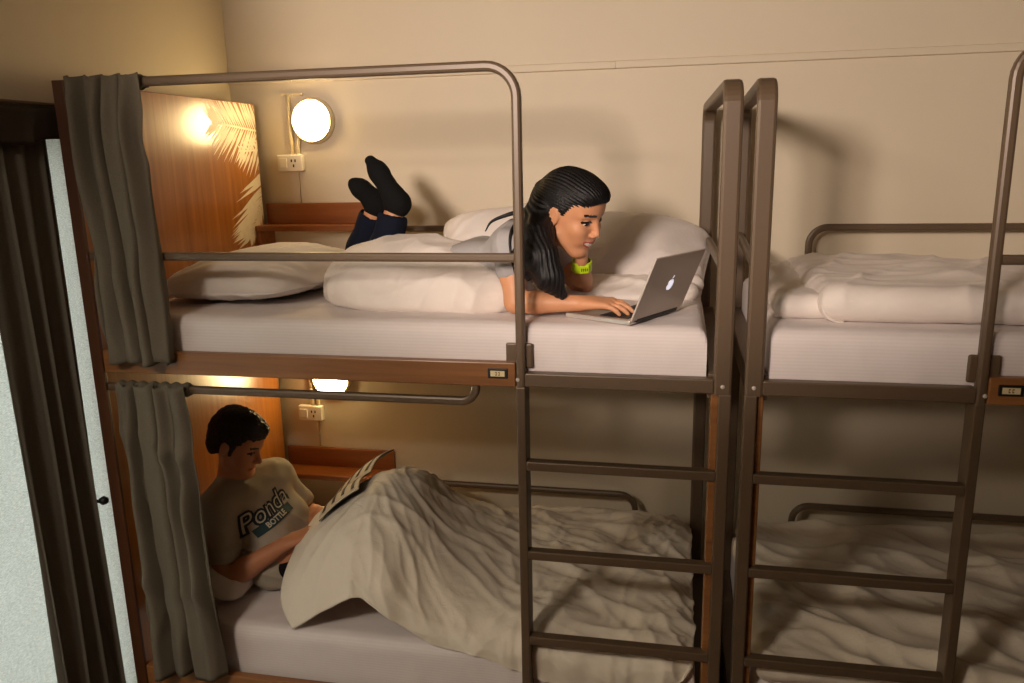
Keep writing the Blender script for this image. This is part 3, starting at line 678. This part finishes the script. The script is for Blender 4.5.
if nn[..., 2].mean() < 0: P = P[:, ::-1]
mobj('duvet', *solid_sheet(P, .010), 'duvet_cream', smooth=True, label='cream white duvet draped over the knees of the man and lower left bunk', cat='duvet', group='white duvets on the bunks')

# ------------------------------------------------------------------ laptop
B = np.array([1.766, .019]); ew = np.array([.476, .880]); ew /= np.linalg.norm(ew); ed = np.array([-ew[1], ew[0]]); LW, LD, ZT = .297, .229, 1.679
lap = empty('laptop', (float(B[0]), float(B[1]), ZT), 'open silver laptop with a glowing lid emblem on the upper bunk', 'laptop')
def lp(a, b, z=0): q = B + ew * a + ed * b; return (q[0], q[1], ZT + z)
def lbox(a0, a1, b0, b1, z0, z1, bev=0):
    v, f = box((a0, b0, z0), (a1, b1, z1), bev); return [lp(*x) for x in v], f
lb = mobj('laptop_base', *lbox(0, LW, 0, LD, 0, .014, .003), 'alu_lite', lap)
kb = mobj('keyboard', *lbox(.02, LW - .02, .018, .118, .0138, .0146), 'keys', lb)
kv = []
for r in range(6):
    for c in range(14):
        a = .022 + c * .0182; b = .021 + r * .0162; kv.append(lbox(a, a + .0158, b, b + .0138, .0144, .0160))
mobj('key', *merge(*kv), 'keys', kb, kind='stuff')
mobj('trackpad', *lbox(LW / 2 - .05, LW / 2 + .05, .135, .205, .0138, .0144), 'alu', lb)
ca, sa = math.cos(math.radians(23)), math.sin(math.radians(23)); LH = .203
def ld(a, h, t):      # lid point: along hinge a, up the lid h, outward t
    q = B + ew * a - ed * (h * sa + t * ca); return (q[0], q[1], ZT + .013 + h * ca - t * sa)
def lidbox(a0, a1, h0, h1, t0, t1, bev=0):
    v, f = box((a0, h0, t0), (a1, h1, t1), bev); return [ld(*x) for x in v], [list(reversed(q)) for q in f]
ldo = mobj('laptop_lid', *lidbox(0, LW, 0, LH, 0, .006, .0025), 'alu', lap)
mobj('screen', *lidbox(.012, LW - .012, .012, LH - .01, -.001, .0005), 'screen', ldo)
mobj('hinge', *lidbox(.03, LW - .03, -.008, .004, .000, .008, .002), 'keys', lap)
# fruit shaped emblem with a bite and a leaf
pts = []
for i in range(40):
    t = 2 * math.pi * i / 40; x = math.sin(t); y = math.cos(t)
    r = 1 - .16 * math.exp(-((t if t < math.pi else 2 * math.pi - t) / .35) ** 2) - .08 * math.exp(-((abs(t - math.pi)) / .3) ** 2)
    px, py = x * r * .0175, y * r * .019
    dd = math.hypot(px + .0225, py - .003)
    if dd < .0095: px, py = -.0225 + (px + .0225) / dd * .0095, .003 + (py - .003) / dd * .0095
    pts.append((px, py))
V = [ld(LW / 2 + x, LH * .5 + y, .0064) for x, y in pts]; Fc = [list(range(40))]
leaf = [(0, .019), (.004, .0215), (.0075, .026), (.0075, .0315), (.003, .0285), (.0003, .024)]
V += [ld(LW / 2 + x, LH * .5 + y, .0064) for x, y in leaf]; Fc.append(list(range(40, 46)))
mobj('lid_emblem', V, Fc, 'logo', ldo, label='glowing white fruit emblem')
# ------------------------------------------------------------------ people
class Head:
    """face looks along +x of its own frame, left is +y, up is +z"""
    def __init__(s, o, fwd, up, sc): s.o = np.array(o, float); s.R = frame(fwd, up); s.s = sc
    def w(s, p): return s.o + s.s * (s.R @ np.array(p, float))
    def loc(s, P): return (P - s.o) @ s.R / s.s
    def ell(s, f, c, r, k=.02, op='u'): f.ell(s.w(c), np.array(r) * s.s, s.R, k * s.s, op)
    def cap(s, f, a, b, ra, rb=None, k=.02, op='u'): f.cap(s.w(a), s.w(b), ra * s.s, (ra if rb is None else rb) * s.s, k * s.s, op)
    def build(s, f, male):
        s.ell(f, (-.012, 0, .030), (.098, .074, .088)); s.ell(f, (.022, 0, -.030), (.068, .058, .082), .03)
        s.ell(f, (.048, 0, .045), (.042, .056, .040), .03)                                   # forehead
        jw = .036 if male else .026
        s.ell(f, (.060, 0, -.098), (.026, jw * .85, .020), .025)                             # chin
        for y in (-1, 1):
            s.cap(f, (.010, y * .052, -.060), (.058, y * .018, -.098), .018, .014, .025)      # jaw line
            s.ell(f, (.060, y * .036, -.026), (.026, .022, .022), .02)                        # cheek
            s.ell(f, (.066, y * .026, -.052), (.018, .016, .018), .02)
            s.cap(f, (.080, y * .012, .026), (.068, y * .046, .022), .010 if male else .008, .007, .014)   # brow
        for y in (-1, 1): s.ell(f, (.096, y * .030, .004), (.017, .017, .011), .014, 's')     # eye socket
        for y in (-1, 1): s.ell(f, (.0745, y * .030, .003), (.0125, .0135, .0115), .004)      # eyeball with lids
        s.cap(f, (.085, 0, .014), (.109, 0, -.026) if male else (.105, 0, -.026), .008, .0105 if male else .009, .010)                        # nose
        for y in (-1, 1): s.ell(f, (.098, y * .011, -.033), (.010, .008, .007), .006)
        s.ell(f, (.083, 0, -.056), (.014, .024, .010), .012); s.ell(f, (.084, 0, -.060), (.013, .020, .006), .006); s.ell(f, (.082, 0, -.071), (.012, .017, .007), .006)
        for y in (-1, 1):
            s.ell(f, (-.008, y * .074, -.008), (.019, .009, .031), .008); s.ell(f, (-.002, y * .083, -.006), (.010, .006, .018), .006, 's')
    def paint(s, C, smile):
        q = s.loc(C); x, y, z = q[:, 0], q[:, 1], q[:, 2]; ay = np.abs(y); m = np.zeros(len(C), int); fr = x > .045
        zl = -.064 + (9.0 if smile else 1.0) * y * y
        lw = .031 if smile else .026
        lip = fr & (ay < lw) & (np.abs(z - zl) < (.0115 if smile else .009) * np.sqrt(np.clip(1 - (y / lw) ** 2, 0, 1))); m[lip] = 1
        if smile: m[fr & (ay < .026) & (np.abs(z - zl) < .0055 * np.sqrt(np.clip(1 - (y / .026) ** 2, 0, 1)))] = 2
        else: m[fr & (ay < .022) & (np.abs(z - zl) < .0012)] = 4
        br = fr & (ay > .012) & (ay < .050) & (np.abs(z - (.0285 - 5 * (ay - .034) ** 2)) < (.0048 if not smile else .0036)); m[br] = 4
        e = ((ay - .030) / .0145) ** 2 + ((z - .001) / .0052) ** 2
        lash = fr & (((ay - .031) / .0175) ** 2 + ((z - .0035) / .0082) ** 2 < 1) & (z > .001); m[lash] = 4
        eye = fr & (e < 1); m[eye] = 3; m[eye & (((ay - .0315) / .0085) ** 2 < 1)] = 4; m[eye & (z > (.0025 if smile else -.0005))] = 4
        return m
def hand(f, wrist, fwd, back, ts, curl, spread=.06, sc=1.0, thumb=((.022, .026, -.004), (.052, .050, -.012), (.078, .056, -.016), (.098, .054, -.018)), k=.006):
    """fwd: finger direction, back: out of the back of the hand, ts: thumb side sign on the left axis"""
    R = frame(fwd, back); o = np.array(wrist, float); W = lambda p: o + sc * (R @ np.array(p, float)); tips = []
    ys = [.031, .0105, -.0105, -.030]; ln = [.070, .079, .073, .057]; kx = [.088, .093, .088, .080]
    f.cap(W((-.02, 0, 0)), W((.02, 0, 0)), .026 * sc, .026 * sc, .015, flat=(R[:, 2], .72))
    for i in range(4):
        f.cap(W((.005, ys[i] * .62 * ts, 0)), W((kx[i], ys[i] * ts, .001)), .0155 * sc, .0115 * sc, .012)
        p = np.array([kx[i], ys[i] * ts, .0]); a = 0; sp = spread * ys[i] / .03 * ts; c = curl[i]
        for j, (fr_, r0, r1) in enumerate(((.46, .0100, .0088), (.30, .0088, .0080), (.24, .0080, .0066))):
            a += c[j]; d = np.array([math.cos(a) * math.cos(sp), math.cos(a) * math.sin(sp), -math.sin(a)]); q = p + d * ln[i] * fr_
            f.cap(W(p), W(q), r0 * sc, r1 * sc, k * .6); p = q
        tips.append(W(p))
    t = [W((x, y * ts, z)) for x, y, z in thumb]
    f.cap(t[0], t[1], .0165 * sc, .0120 * sc, .014); f.cap(t[1], t[2], .0115 * sc, .0100 * sc, .004); f.cap(t[2], t[3], .0100 * sc, .0078 * sc, .004)
    return tips
def sdf_obj(name, f, mat, parent, smooth=1, disp=None, paint=None, label=None):
    V, F = f.mesh(smooth)
    if disp is not None: N = vnormals(V, F); V = V + N * disp(V, N)[:, None]
    fm = paint(V[F].mean(1)) if paint is not None else None
    return mobj(name, V, F, mat, parent, smooth=True, fm=fm, label=label), V, F

# ---------------- the man reclining on the lower bunk
man = empty('person', (.36, .42, .55), 'person in grey printed t-shirt reclining with a magazine on the lower bunk', 'person', 'people resting on the left bunk')
H = Head((.230, .415, 1.093), (.92, -.02, -.38), (.37, .08, .92), 1.01)
nS = np.array([.205, .285, .880]); fS = np.array([.275, .600, .880]); nE = np.array([.255, .200, .625]); fE = np.array([.395, .655, .690])
nW = np.array([.480, .262, .762]); fW = np.array([.505, .530, .765])
f = Field((.02, .08, .52), (1.20, .80, 1.28), .0036)
H.build(f, True)
f.chain([(.200, .430, .930), (.205, .425, .985), (.215, .418, 1.03)], [.062, .056, .054], .03)
for a, b, r in ((.30, .46, .165), (.235, .445, .86)) if False else (): pass
f.cap((.245, .375, .845), (.260, .520, .845), .100, .100, .05); f.cap((.335, .385, .725), (.345, .505, .725), .098, .098, .06); f.cap((.385, .37, .64), (.385, .52, .64), .092, .092, .05)
f.cap(nS, fS, .060, .060, .05); f.cap((.20, .43, .945), nS, .045, .058, .04); f.cap((.20, .43, .945), fS, .045, .058, .04)
f.chain([nS, (nS + nE) / 2, nE], [.056, .050, .042], .02); f.chain([nE, nE * .65 + nW * .35, nW], [.042, .043, .029], .015)
f.chain([fS, (fS + fE) / 2, fE], [.054, .048, .041], .02); f.chain([fE, fE * .65 + fW * .35, fW], [.041, .041, .029], .015)
hand(f, nW + .012 * unit(nW - nE), (.88, .18, .42), (-.42, -.25, .88), 1, [(.25, .35, .25), (.28, .35, .25), (.3, .4, .3), (.35, .4, .3)], sc=.98)
hand(f, fW + .012 * unit(fW - fE), (.86, -.38, .32), (-.25, .12, .95), -1, [(.2, .35, .25), (.25, .4, .25), (.3, .4, .3), (.35, .4, .3)], sc=.98)
# legs bent up under the duvet
for y in (.34, .53):
    f.chain([(.36, y, .645), (.58, y, .715), (.800, y, .850)], [.075, .068, .058], .03); f.chain([(.800, y, .850), (.93, y, .74), (1.06, y, .610)], [.056, .054, .038], .02)
    f.cap((1.05, y, .600), (1.14, y, .580), .034, .026, .02)
sdf_obj('body', f, ['skin_m', 'lips', 'teeth', 'eye_white', 'eye_dark'], man, paint=lambda C: H.paint(C, False))
# hair
f = Field((.08, .28, .95), (.42, .55, 1.28), .003)
H.ell(f, (-.020, 0, .042), (.106, .083, .092), .02); H.ell(f, (.045, 0, .088), (.058, .062, .038), .03); H.ell(f, (-.065, 0, -.015), (.050, .066, .065), .03); H.ell(f, (-.02, 0, .10), (.075, .062, .040), .03)
H.ell(f, (.108, 0, -.006), (.062, .10, .066), .012, 's'); H.ell(f, (.02, 0, -.10), (.10, .12, .072), .012, 's')
for y in (-1, 1): H.ell(f, (.052, y * .085, -.03), (.048, .045, .062), .012, 's'); H.ell(f, (-.006, y * .085, -.012), (.024, .03, .034), .01, 's')
for y in (-1, 1): H.cap(f, (.020, y * .069, .020), (.016, y * .070, -.022), .010, .006, .01)
sdf_obj('hair', f, 'hair_d', man, disp=lambda V, N: .005 * pn(V * 60) + .004 * pn(V * 110 + 4))
# t-shirt
f = Field((.04, .10, .56), (.56, .80, 1.02), .0045)
g = .012
f.cap((.245, .375, .845), (.260, .520, .845), .100 + g, .100 + g, .05); f.cap((.335, .385, .725), (.345, .505, .725), .104 + g, .104 + g, .06); f.cap((.385, .36, .632), (.385, .53, .632), .104 + g, .104 + g, .05); f.plane((0, 0, .558), (0, 0, -1), .006)
f.cap(nS, fS, .060 + g, .060 + g, .05); f.cap((.20, .43, .940), nS, .045 + g, .058 + g, .04); f.cap((.20, .43, .940), fS, .045 + g, .058 + g, .04)
f.cap((.198, .432, .90), (.212, .42, .99), .066, .066, .010, 's')
ns_ = nS + (nE - nS) * .62; fs_ = fS + (fE - fS) * .62
f.cap(nS, ns_, .056 + g, .064, .02); f.cap(fS, fs_, .054 + g, .062, .02)
def cutend(f, p, d, r):
    d = unit(d); f.cap(np.array(p) + d * .05, np.array(p) + d * .14, r, r, .004, 's')
cutend(f, ns_, nE - nS, .052); cutend(f, fs_, fE - fS, .052)
def tee_disp(V, N):
    bel = np.clip((.84 - V[:, 2]) / .08, 0, 1)
    return .008 * bel * (creases(V, (.2, 1, .25), 5, 5, 2, 1.5) - .3) + bel * .007 * (ridge(np.stack([V[:, 2] * 17 + V[:, 0] * 6 + V[:, 1] * 6, V[:, 1] * 3, V[:, 0] * 3], -1), 1.5) - .4) + .004 * pn(V * 18)
tee, TV, TF = sdf_obj('t_shirt', f, ['tee_m', 'tee_m'], man, disp=tee_disp, paint=lambda C: (np.minimum(np.linalg.norm(np.cross(C - nS, unit(nE - nS)), axis=1) + 9 * (((C - nS) @ unit(nE - nS)) < .02), np.linalg.norm(np.cross(C - fS, unit(fE - fS)), axis=1) + 9 * (((C - fS) @ unit(fE - fS)) < .02)) < .085).astype(int) * (C[:, 0] < .45), label='heather grey t-shirt')
# shorts
f = Field((.20, .20, .54), (.72, .72, .84), .006)
f.cap((.40, .365, .628), (.40, .535, .628), .085, .085, .05)
for y in (.34, .53): f.chain([(.42, y, .625), (.58, y, .700)], [.078, .076], .03)
f.plane((0, 0, .552), (0, 0, -1), .01); f.plane((.30, 0, .72), (-.7, 0, .7), .01)
sdf_obj('shorts', f, 'shorts', man, disp=lambda V, N: .006 * (creases(V, (0, 1, .3), 4, 8, 3) - .3))
# lettering on the chest, laid on the cloth
bvh = BVHTree.FromPolygons([Vector(v) for v in TV], [list(map(int, q)) for q in TF])
def text_mesh(body, size, shear=0.0, off=0.0):
    cu = bpy.data.curves.new('txt', 'FONT'); cu.body = body; cu.size = size; cu.align_x = 'CENTER'; cu.align_y = 'CENTER'; cu.shear = shear; cu.offset = off; cu.resolution_u = 3
    ob = bpy.data.objects.new('txt', cu); col.objects.link(ob); dg = bpy.context.evaluated_depsgraph_get(); me = bpy.data.meshes.new_from_object(ob.evaluated_get(dg))
    bm = bmesh.new(); bm.from_mesh(me); bmesh.ops.triangulate(bm, faces=bm.faces[:]); bmesh.ops.remove_doubles(bm, verts=bm.verts[:], dist=1e-5)
    for _ in range(2):
        ed_ = [e for e in bm.edges if e.calc_length() > size * .12]
        if ed_: bmesh.ops.subdivide_edges(bm, edges=ed_, cuts=1); bmesh.ops.triangulate(bm, faces=bm.faces[:])
    bpy.data.objects.remove(ob); bpy.data.meshes.remove(me); return bmout(bm)
def quad_mesh(w_, h_, n=24, m=8):
    x = np.linspace(-w_ / 2, w_ / 2, n); y = np.linspace(-h_ / 2, h_ / 2, m); X, Y = np.meshgrid(x, y, indexing='ij')
    return [(a, b, 0) for a, b in zip(X.ravel(), Y.ravel())], grid_faces(n, m).tolist()
LC = np.array([.33, .375, .822]); ldir = unit((.28, .80, .20)); lup = unit((-.45, 0, .88)); lup = unit(lup - ldir * (lup @ ldir)); lout = np.cross(ldir, lup)
if lout[0] < 0: lout = -lout
def on_cloth(vf, cx, cy, lift):
    v, q = vf; out = []
    for x, y, *_ in v:
        p = LC + ldir * (x + cx) + lup * (y + cy) + lout * .25
        h = bvh.ray_cast(Vector(p), Vector(-lout)); hp = np.array(h[0]) if h[0] is not None else p - lout * .25
        out.append(tuple(hp + lout * lift))
    return out, q
mobj('chest_print', *on_cloth(text_mesh('Ponda', .098, .25, .008), 0, .012, .0030), 'print_dark', tee, label='dark script lettering on the chest')
mobj('chest_print_inner', *on_cloth(text_mesh('Ponda', .098, .25, -.001), 0, .012, .0052), 'print_white', tee)
mobj('print_banner', *on_cloth(quad_mesh(.20, .034), .008, -.038, .0030), 'print_teal', tee)
mobj('banner_letters', *on_cloth(text_mesh('BOTTLE', .030, 0, .001), .008, -.038, .0052), 'print_white', tee)

# ---------------- magazine on his lap
mag = empty('magazine', (.60, .45, .80), 'open striped magazine held on the lap of the man', 'magazine')
def page(side, lift):
    n, m = 26, 18; s = np.linspace(0, 1, n); t = np.linspace(0, 1, m); S, T = np.meshgrid(s, t, indexing='ij')
    base = np.array([.60, .445, .862]); up_ = np.array([.155, .02, .125]); wd = np.array([.03, .19 * side, 0])
    P = base + S[..., None] * up_ + T[..., None] * wd; P[..., 2] += lift + .030 * np.sin(T * math.pi * .7) * (1 if side > 0 else .55) + .012 * np.sin(S * 3); P[..., 0] -= .012 * np.sin(T * math.pi)
    return P
for sd in (-1, 1):
    Pg = page(sd, 0); Pg = Pg if sd > 0 else Pg[:, ::-1]
    cv = mobj('cover', *solid_sheet(Pg - np.array([0, 0, .004]), .002), 'cover', mag, smooth=True)
    pg = mobj('page', *solid_sheet(Pg, .003), 'paper', mag, smooth=True)
    n, m = Pg.shape[:2]
    for a in range(2, n - 4, 6):
        Q = Pg[a:a + 3, 2:m - 2] + gnormals(Pg)[a:a + 3, 2:m - 2] * .0012
        mobj('printed_stripe', *solid_sheet(Q, .0004), 'ink', pg, smooth=True)

# ---------------- the woman lying on the upper bunk
wom = empty('person', (1.30, .40, 1.68), 'person in pale grey t-shirt lying on the upper bunk, typing with chin in hand', 'person', 'people resting on the left bunk')
H2 = Head((1.570, .235, 1.993), (.82, -.42, -.38), (.27, -.25, .92), 1.07)
nS = np.array([1.385, .190, 1.885]); fS = np.array([1.425, .500, 1.870]); nE = np.array([1.408, .135, 1.722]); fE = np.array([1.580, .430, 1.728])
nW = np.array([1.610, .130, 1.722]); fW = np.array([1.595, .295, 1.822])
HIP = np.array([1.00, .47, 1.775])
kN = np.array([.80, .56, 1.735]); kF = np.array([.645, .74, 1.74]); aN = np.array([.872, .575, 1.985]); aF = np.array([.745, .70, 1.975])
f = Field((.52, .06, 1.64), (1.86, .86, 2.22), .0036)
H2.build(f, False)
f.chain([(1.435, .345, 1.90), (1.49, .30, 1.925), (1.535, .262, 1.945)], [.055, .047, .047], .03)
f.cap((1.38, .285, 1.865), (1.40, .425, 1.86), .082, .082, .05); f.cap((1.22, .35, 1.795), (1.23, .47, 1.795), .075, .075, .07); f.cap((1.01, .40, 1.77), (1.01, .55, 1.77), .092, .092, .06)
f.cap((1.41, .34, 1.905), nS, .045, .046, .04); f.cap((1.42, .35, 1.905), fS, .045, .046, .04)
f.chain([nS, (nS + nE) / 2, nE], [.044, .040, .034], .02); f.chain([nE, nE * .68 + nW * .32, nW], [.034, .035, .023], .012)
f.chain([fS, (fS + fE) / 2, fE], [.044, .039, .034], .02); f.chain([fE, fE * .68 + fW * .32, fW], [.034, .034, .023], .012)
hand(f, nW + np.array([.014, 0, .002]), (.97, -.20, .03), (-.08, -.12, .98), 1, [(.25, .3, .2), (.22, .3, .2), (.25, .3, .25), (.28, .35, .25)], sc=.90, k=.005)
hand(f, fW + .014 * unit(fW - fE), (.12, -.22, .95), (.93, .20, -.05), 1, [(1.2, 1.4, .9), (1.2, 1.4, .9), (1.2, 1.4, .9), (1.2, 1.4, .9)], sc=.84, thumb=((.02, .024, -.006), (.045, .034, -.022), (.062, .026, -.034), (.072, .014, -.040)))
for y0, kk, aa in ((.40, kN, aN), (.56, kF, aF)):
    f.chain([(1.0, y0, 1.765), kk], [.085, .054], .04); f.chain([kk, kk * .6 + aa * .4, aa], [.052, .050, .034], .02)
sdf_obj('body', f, ['skin_w', 'lips', 'teeth', 'eye_white', 'eye_dark'], wom, paint=lambda C: H2.paint(C, True))
# hair: swept back crown, tie and long tail over the near shoulder
f = Field((1.24, .00, 1.66), (1.76, .48, 2.20), .0034)
H2.ell(f, (-.012, 0, .034), (.101, .080, .090), .02); H2.ell(f, (.042, 0, .076), (.058, .060, .034), .03); H2.ell(f, (-.062, 0, .01), (.046, .060, .066), .03)
H2.ell(f, (.115, 0, -.010), (.062, .095, .080), .010, 's'); H2.ell(f, (.04, 0, -.11), (.12, .12, .082), .010, 's')
for y in (-1, 1): H2.ell(f, (.060, y * .080, -.035), (.046, .040, .080), .010, 's'); H2.ell(f, (.000, y * .090, -.014), (.027, .034, .036), .006, 's')
tie = H2.w((-.100, -.014, .020)); f.ell(tie, (.024, .024, .024), None, .02)
tail = [tie, (1.472, .205, 1.990), (1.470, .150, 1.930), (1.484, .115, 1.865), (1.515, .105, 1.800), (1.560, .110, 1.748)]
f.chain(tail, [.020, .030, .038, .040, .033, .010], .03)
f.chain([H2.w((-.08, -.035, .0)), (1.480, .165, 1.935), (1.500, .115, 1.870), (1.525, .10, 1.810), (1.552, .105, 1.760)], [.030, .034, .036, .028, .008], .03)
f.chain([tie, (1.465, .21, 1.985), (1.435, .18, 1.925), (1.435, .135, 1.86), (1.45, .12, 1.80)], [.018, .026, .030, .028, .010], .03)
def hair_disp(V, N):
    q = H2.loc(V); a = np.arctan2(q[:, 1], q[:, 2] - .02); low = np.clip((1.97 - V[:, 2]) / .04, 0, 1)
    return (1 - low) * .002 * np.sin(a * 60 + 3 * pn(V * 14)) + low * .0018 * np.sin((V[:, 0] * .8 + V[:, 1] * .7) * 420 + 3 * pn(V * 6)) + .004 * pn(V * 16)
hr, _, _ = sdf_obj('hair', f, 'hair_b', wom, smooth=3, disp=hair_disp, label='long black ponytail over the shoulder')
mobj('hair_strand', *rod(catmull([tie, (1.43, .235, 2.0), (1.375, .215, 1.985), (1.325, .20, 1.965), (1.305, .19, 1.935)], 24).tolist(), [.011 - .009 * i / 23 for i in range(24)], 8), 'hair_b', wom, smooth=True)
mobj('hair_strand', *rod(catmull([tie, (1.415, .20, 1.975), (1.395, .145, 1.93), (1.40, .125, 1.86), (1.415, .115, 1.80)], 24).tolist(), [.008 - .006 * i / 23 for i in range(24)], 8), 'hair_b', wom, smooth=True)
tr_ = H2.R[:, 0]
mobj('hair_tie', *rod([tie + tr_ * .014, tie + tr_ * .002, tie - tr_ * .010], [.026, .030, .026], 18), 'black', wom, smooth=True)
# t-shirt
f = Field((1.02, .08, 1.67), (1.58, .66, 2.00), .004)
g = .010
f.cap((1.38, .285, 1.865), (1.40, .425, 1.86), .082 + g, .082 + g, .05); f.cap((1.22, .35, 1.800), (1.23, .47, 1.800), .080 + g, .080 + g, .07); f.cap((1.10, .37, 1.775), (1.10, .53, 1.775), .086 + g, .086 + g, .05)
f.cap((1.41, .34, 1.900), nS, .045 + g, .046 + g, .04); f.cap((1.42, .35, 1.900), fS, .045 + g, .046 + g, .04)
f.cap((1.43, .345, 1.90), (1.535, .262, 1.945), .056, .060, .008, 's')
ns_ = nS + (nE - nS) * .38; fs_ = fS + (fE - fS) * .5
f.cap(nS, ns_, .046 + g, .055, .02); f.cap(fS, fs_, .046 + g, .054, .02)
cutend(f, ns_, nE - nS, .044); cutend(f, fs_, fE - fS, .044)
f.plane((0, 0, 1.682), (0, 0, -1), .01); f.plane((1.095, .4, 1.78), (-1, .1, -.35), .006)
sdf_obj('t_shirt', f, 'tee_w', wom, disp=lambda V, N: .007 * (creases(V, (.3, 1, .2), 5, 9, 2.5, 1.6) - .3) + .004 * pn(V * 15))
f = Field((1.0, .22, 1.67), (1.22, .66, 1.92), .004)
f.cap((1.10, .385, 1.782), (1.10, .53, 1.782), .094, .094, .05); f.plane((1.13, .4, 1.80), (1, 0, .3), .004); f.plane((1.05, .4, 1.80), (-1, 0, -.3), .004); f.plane((0, 0, 1.70), (0, 0, -1), .004)
sdf_obj('waistband', f, 'lace', wom, label='black lacy waistband')
# jeans and cuffs
f = Field((.52, .26, 1.67), (1.16, .88, 2.06), .0045)
f.cap((1.02, .40, 1.775), (1.02, .55, 1.775), .098, .098, .06)
for y0, kk, aa in ((.40, kN, aN), (.56, kF, aF)):
    c_ = kk + (aa - kk) * .82; f.chain([(1.0, y0, 1.77), kk], [.092, .068], .04); f.chain([kk, kk * .6 + aa * .4, c_], [.066, .064, .050], .02)
    d_ = unit(aa - kk); f.cap(c_ - d_ * .028, c_ - d_ * .004, .055, .056, .006); f.cap(c_ + d_ * .004, c_ + d_ * .05, .045, .047, .004, 's')
f.plane((0, 0, 1.676), (0, 0, -1), .008)
sdf_obj('jeans', f, 'denim', wom, disp=lambda V, N: .005 * (creases(V, (0, 1, .2), 4, 10, 3) - .3) + .004 * pn(V * 22), label='navy jeans with rolled cuffs')
# socks
for aa, kk, toe in ((aN, kN, np.array([.778, .60, 2.158])), (aF, kF, np.array([.683, .655, 2.075]))):
    f = Field(np.minimum(aa, toe) - .09, np.maximum(aa, toe) + .09, .0036)
    up_ = unit(aa - kk); td = unit(toe - aa); heel = aa + up_ * .040 - td * .030; ball = aa + (toe - aa) * .70 + up_ * .012
    f.chain([aa + up_ * .008, aa + up_ * .030], [.036, .036], .02); f.cap(aa + up_ * .018, heel, .034, .028, .03); f.chain([aa + up_ * .025, ball, toe], [.034, .028, .020], .03); f.cap(heel, ball, .024, .021, .04)
    sdf_obj('sock', f, 'sock', wom, disp=lambda V, N: .0025 * pn(V * 40))
# green wristwatch
d_ = unit(unit(fW - fE) + np.array([0, .35, .9])); wc = fW - d_ * .006; a_ = unit(np.cross(d_, (0, 1, 0.2))); b_ = np.cross(d_, a_); V = []; F = []; ns2 = 36
for i in range(ns2):
    t = 2 * math.pi * i / ns2; q = a_ * math.cos(t) + b_ * math.sin(t)
    for r, h in ((.029, -.017), (.0335, -.0155), (.0335, .0155), (.029, .017)): V.append(wc + q * r + d_ * h)
for i in range(ns2):
    j = (i + 1) % ns2
    for k in range(4): F.append([i * 4 + k, i * 4 + (k + 1) % 4, j * 4 + (k + 1) % 4, j * 4 + k])
wt = mobj('wristwatch', V, F, 'neon', wom, label='neon green wristwatch')
q0 = unit(np.array([.35, -.93, 0])); q0 = unit(q0 - d_ * (q0 @ d_)); s0 = np.cross(d_, q0); V = []
v, F = box((-.016, -.014, 0), (.016, .014, .008), .003)
mobj('watch_case', [tuple(wc + q0 * (.029 + z) + s0 * x + d_ * y) for x, y, z in v], F, 'neon', wt)
for x in (-.009, -.003, .003, .009):
    v, F = box((x - .0012, -.005, .0078), (x + .0012, .005, .0088)); mobj('watch_digit', [tuple(wc + q0 * (.029 + z) + s0 * xx + d_ * y) for xx, y, z in v], F, 'black', wt)
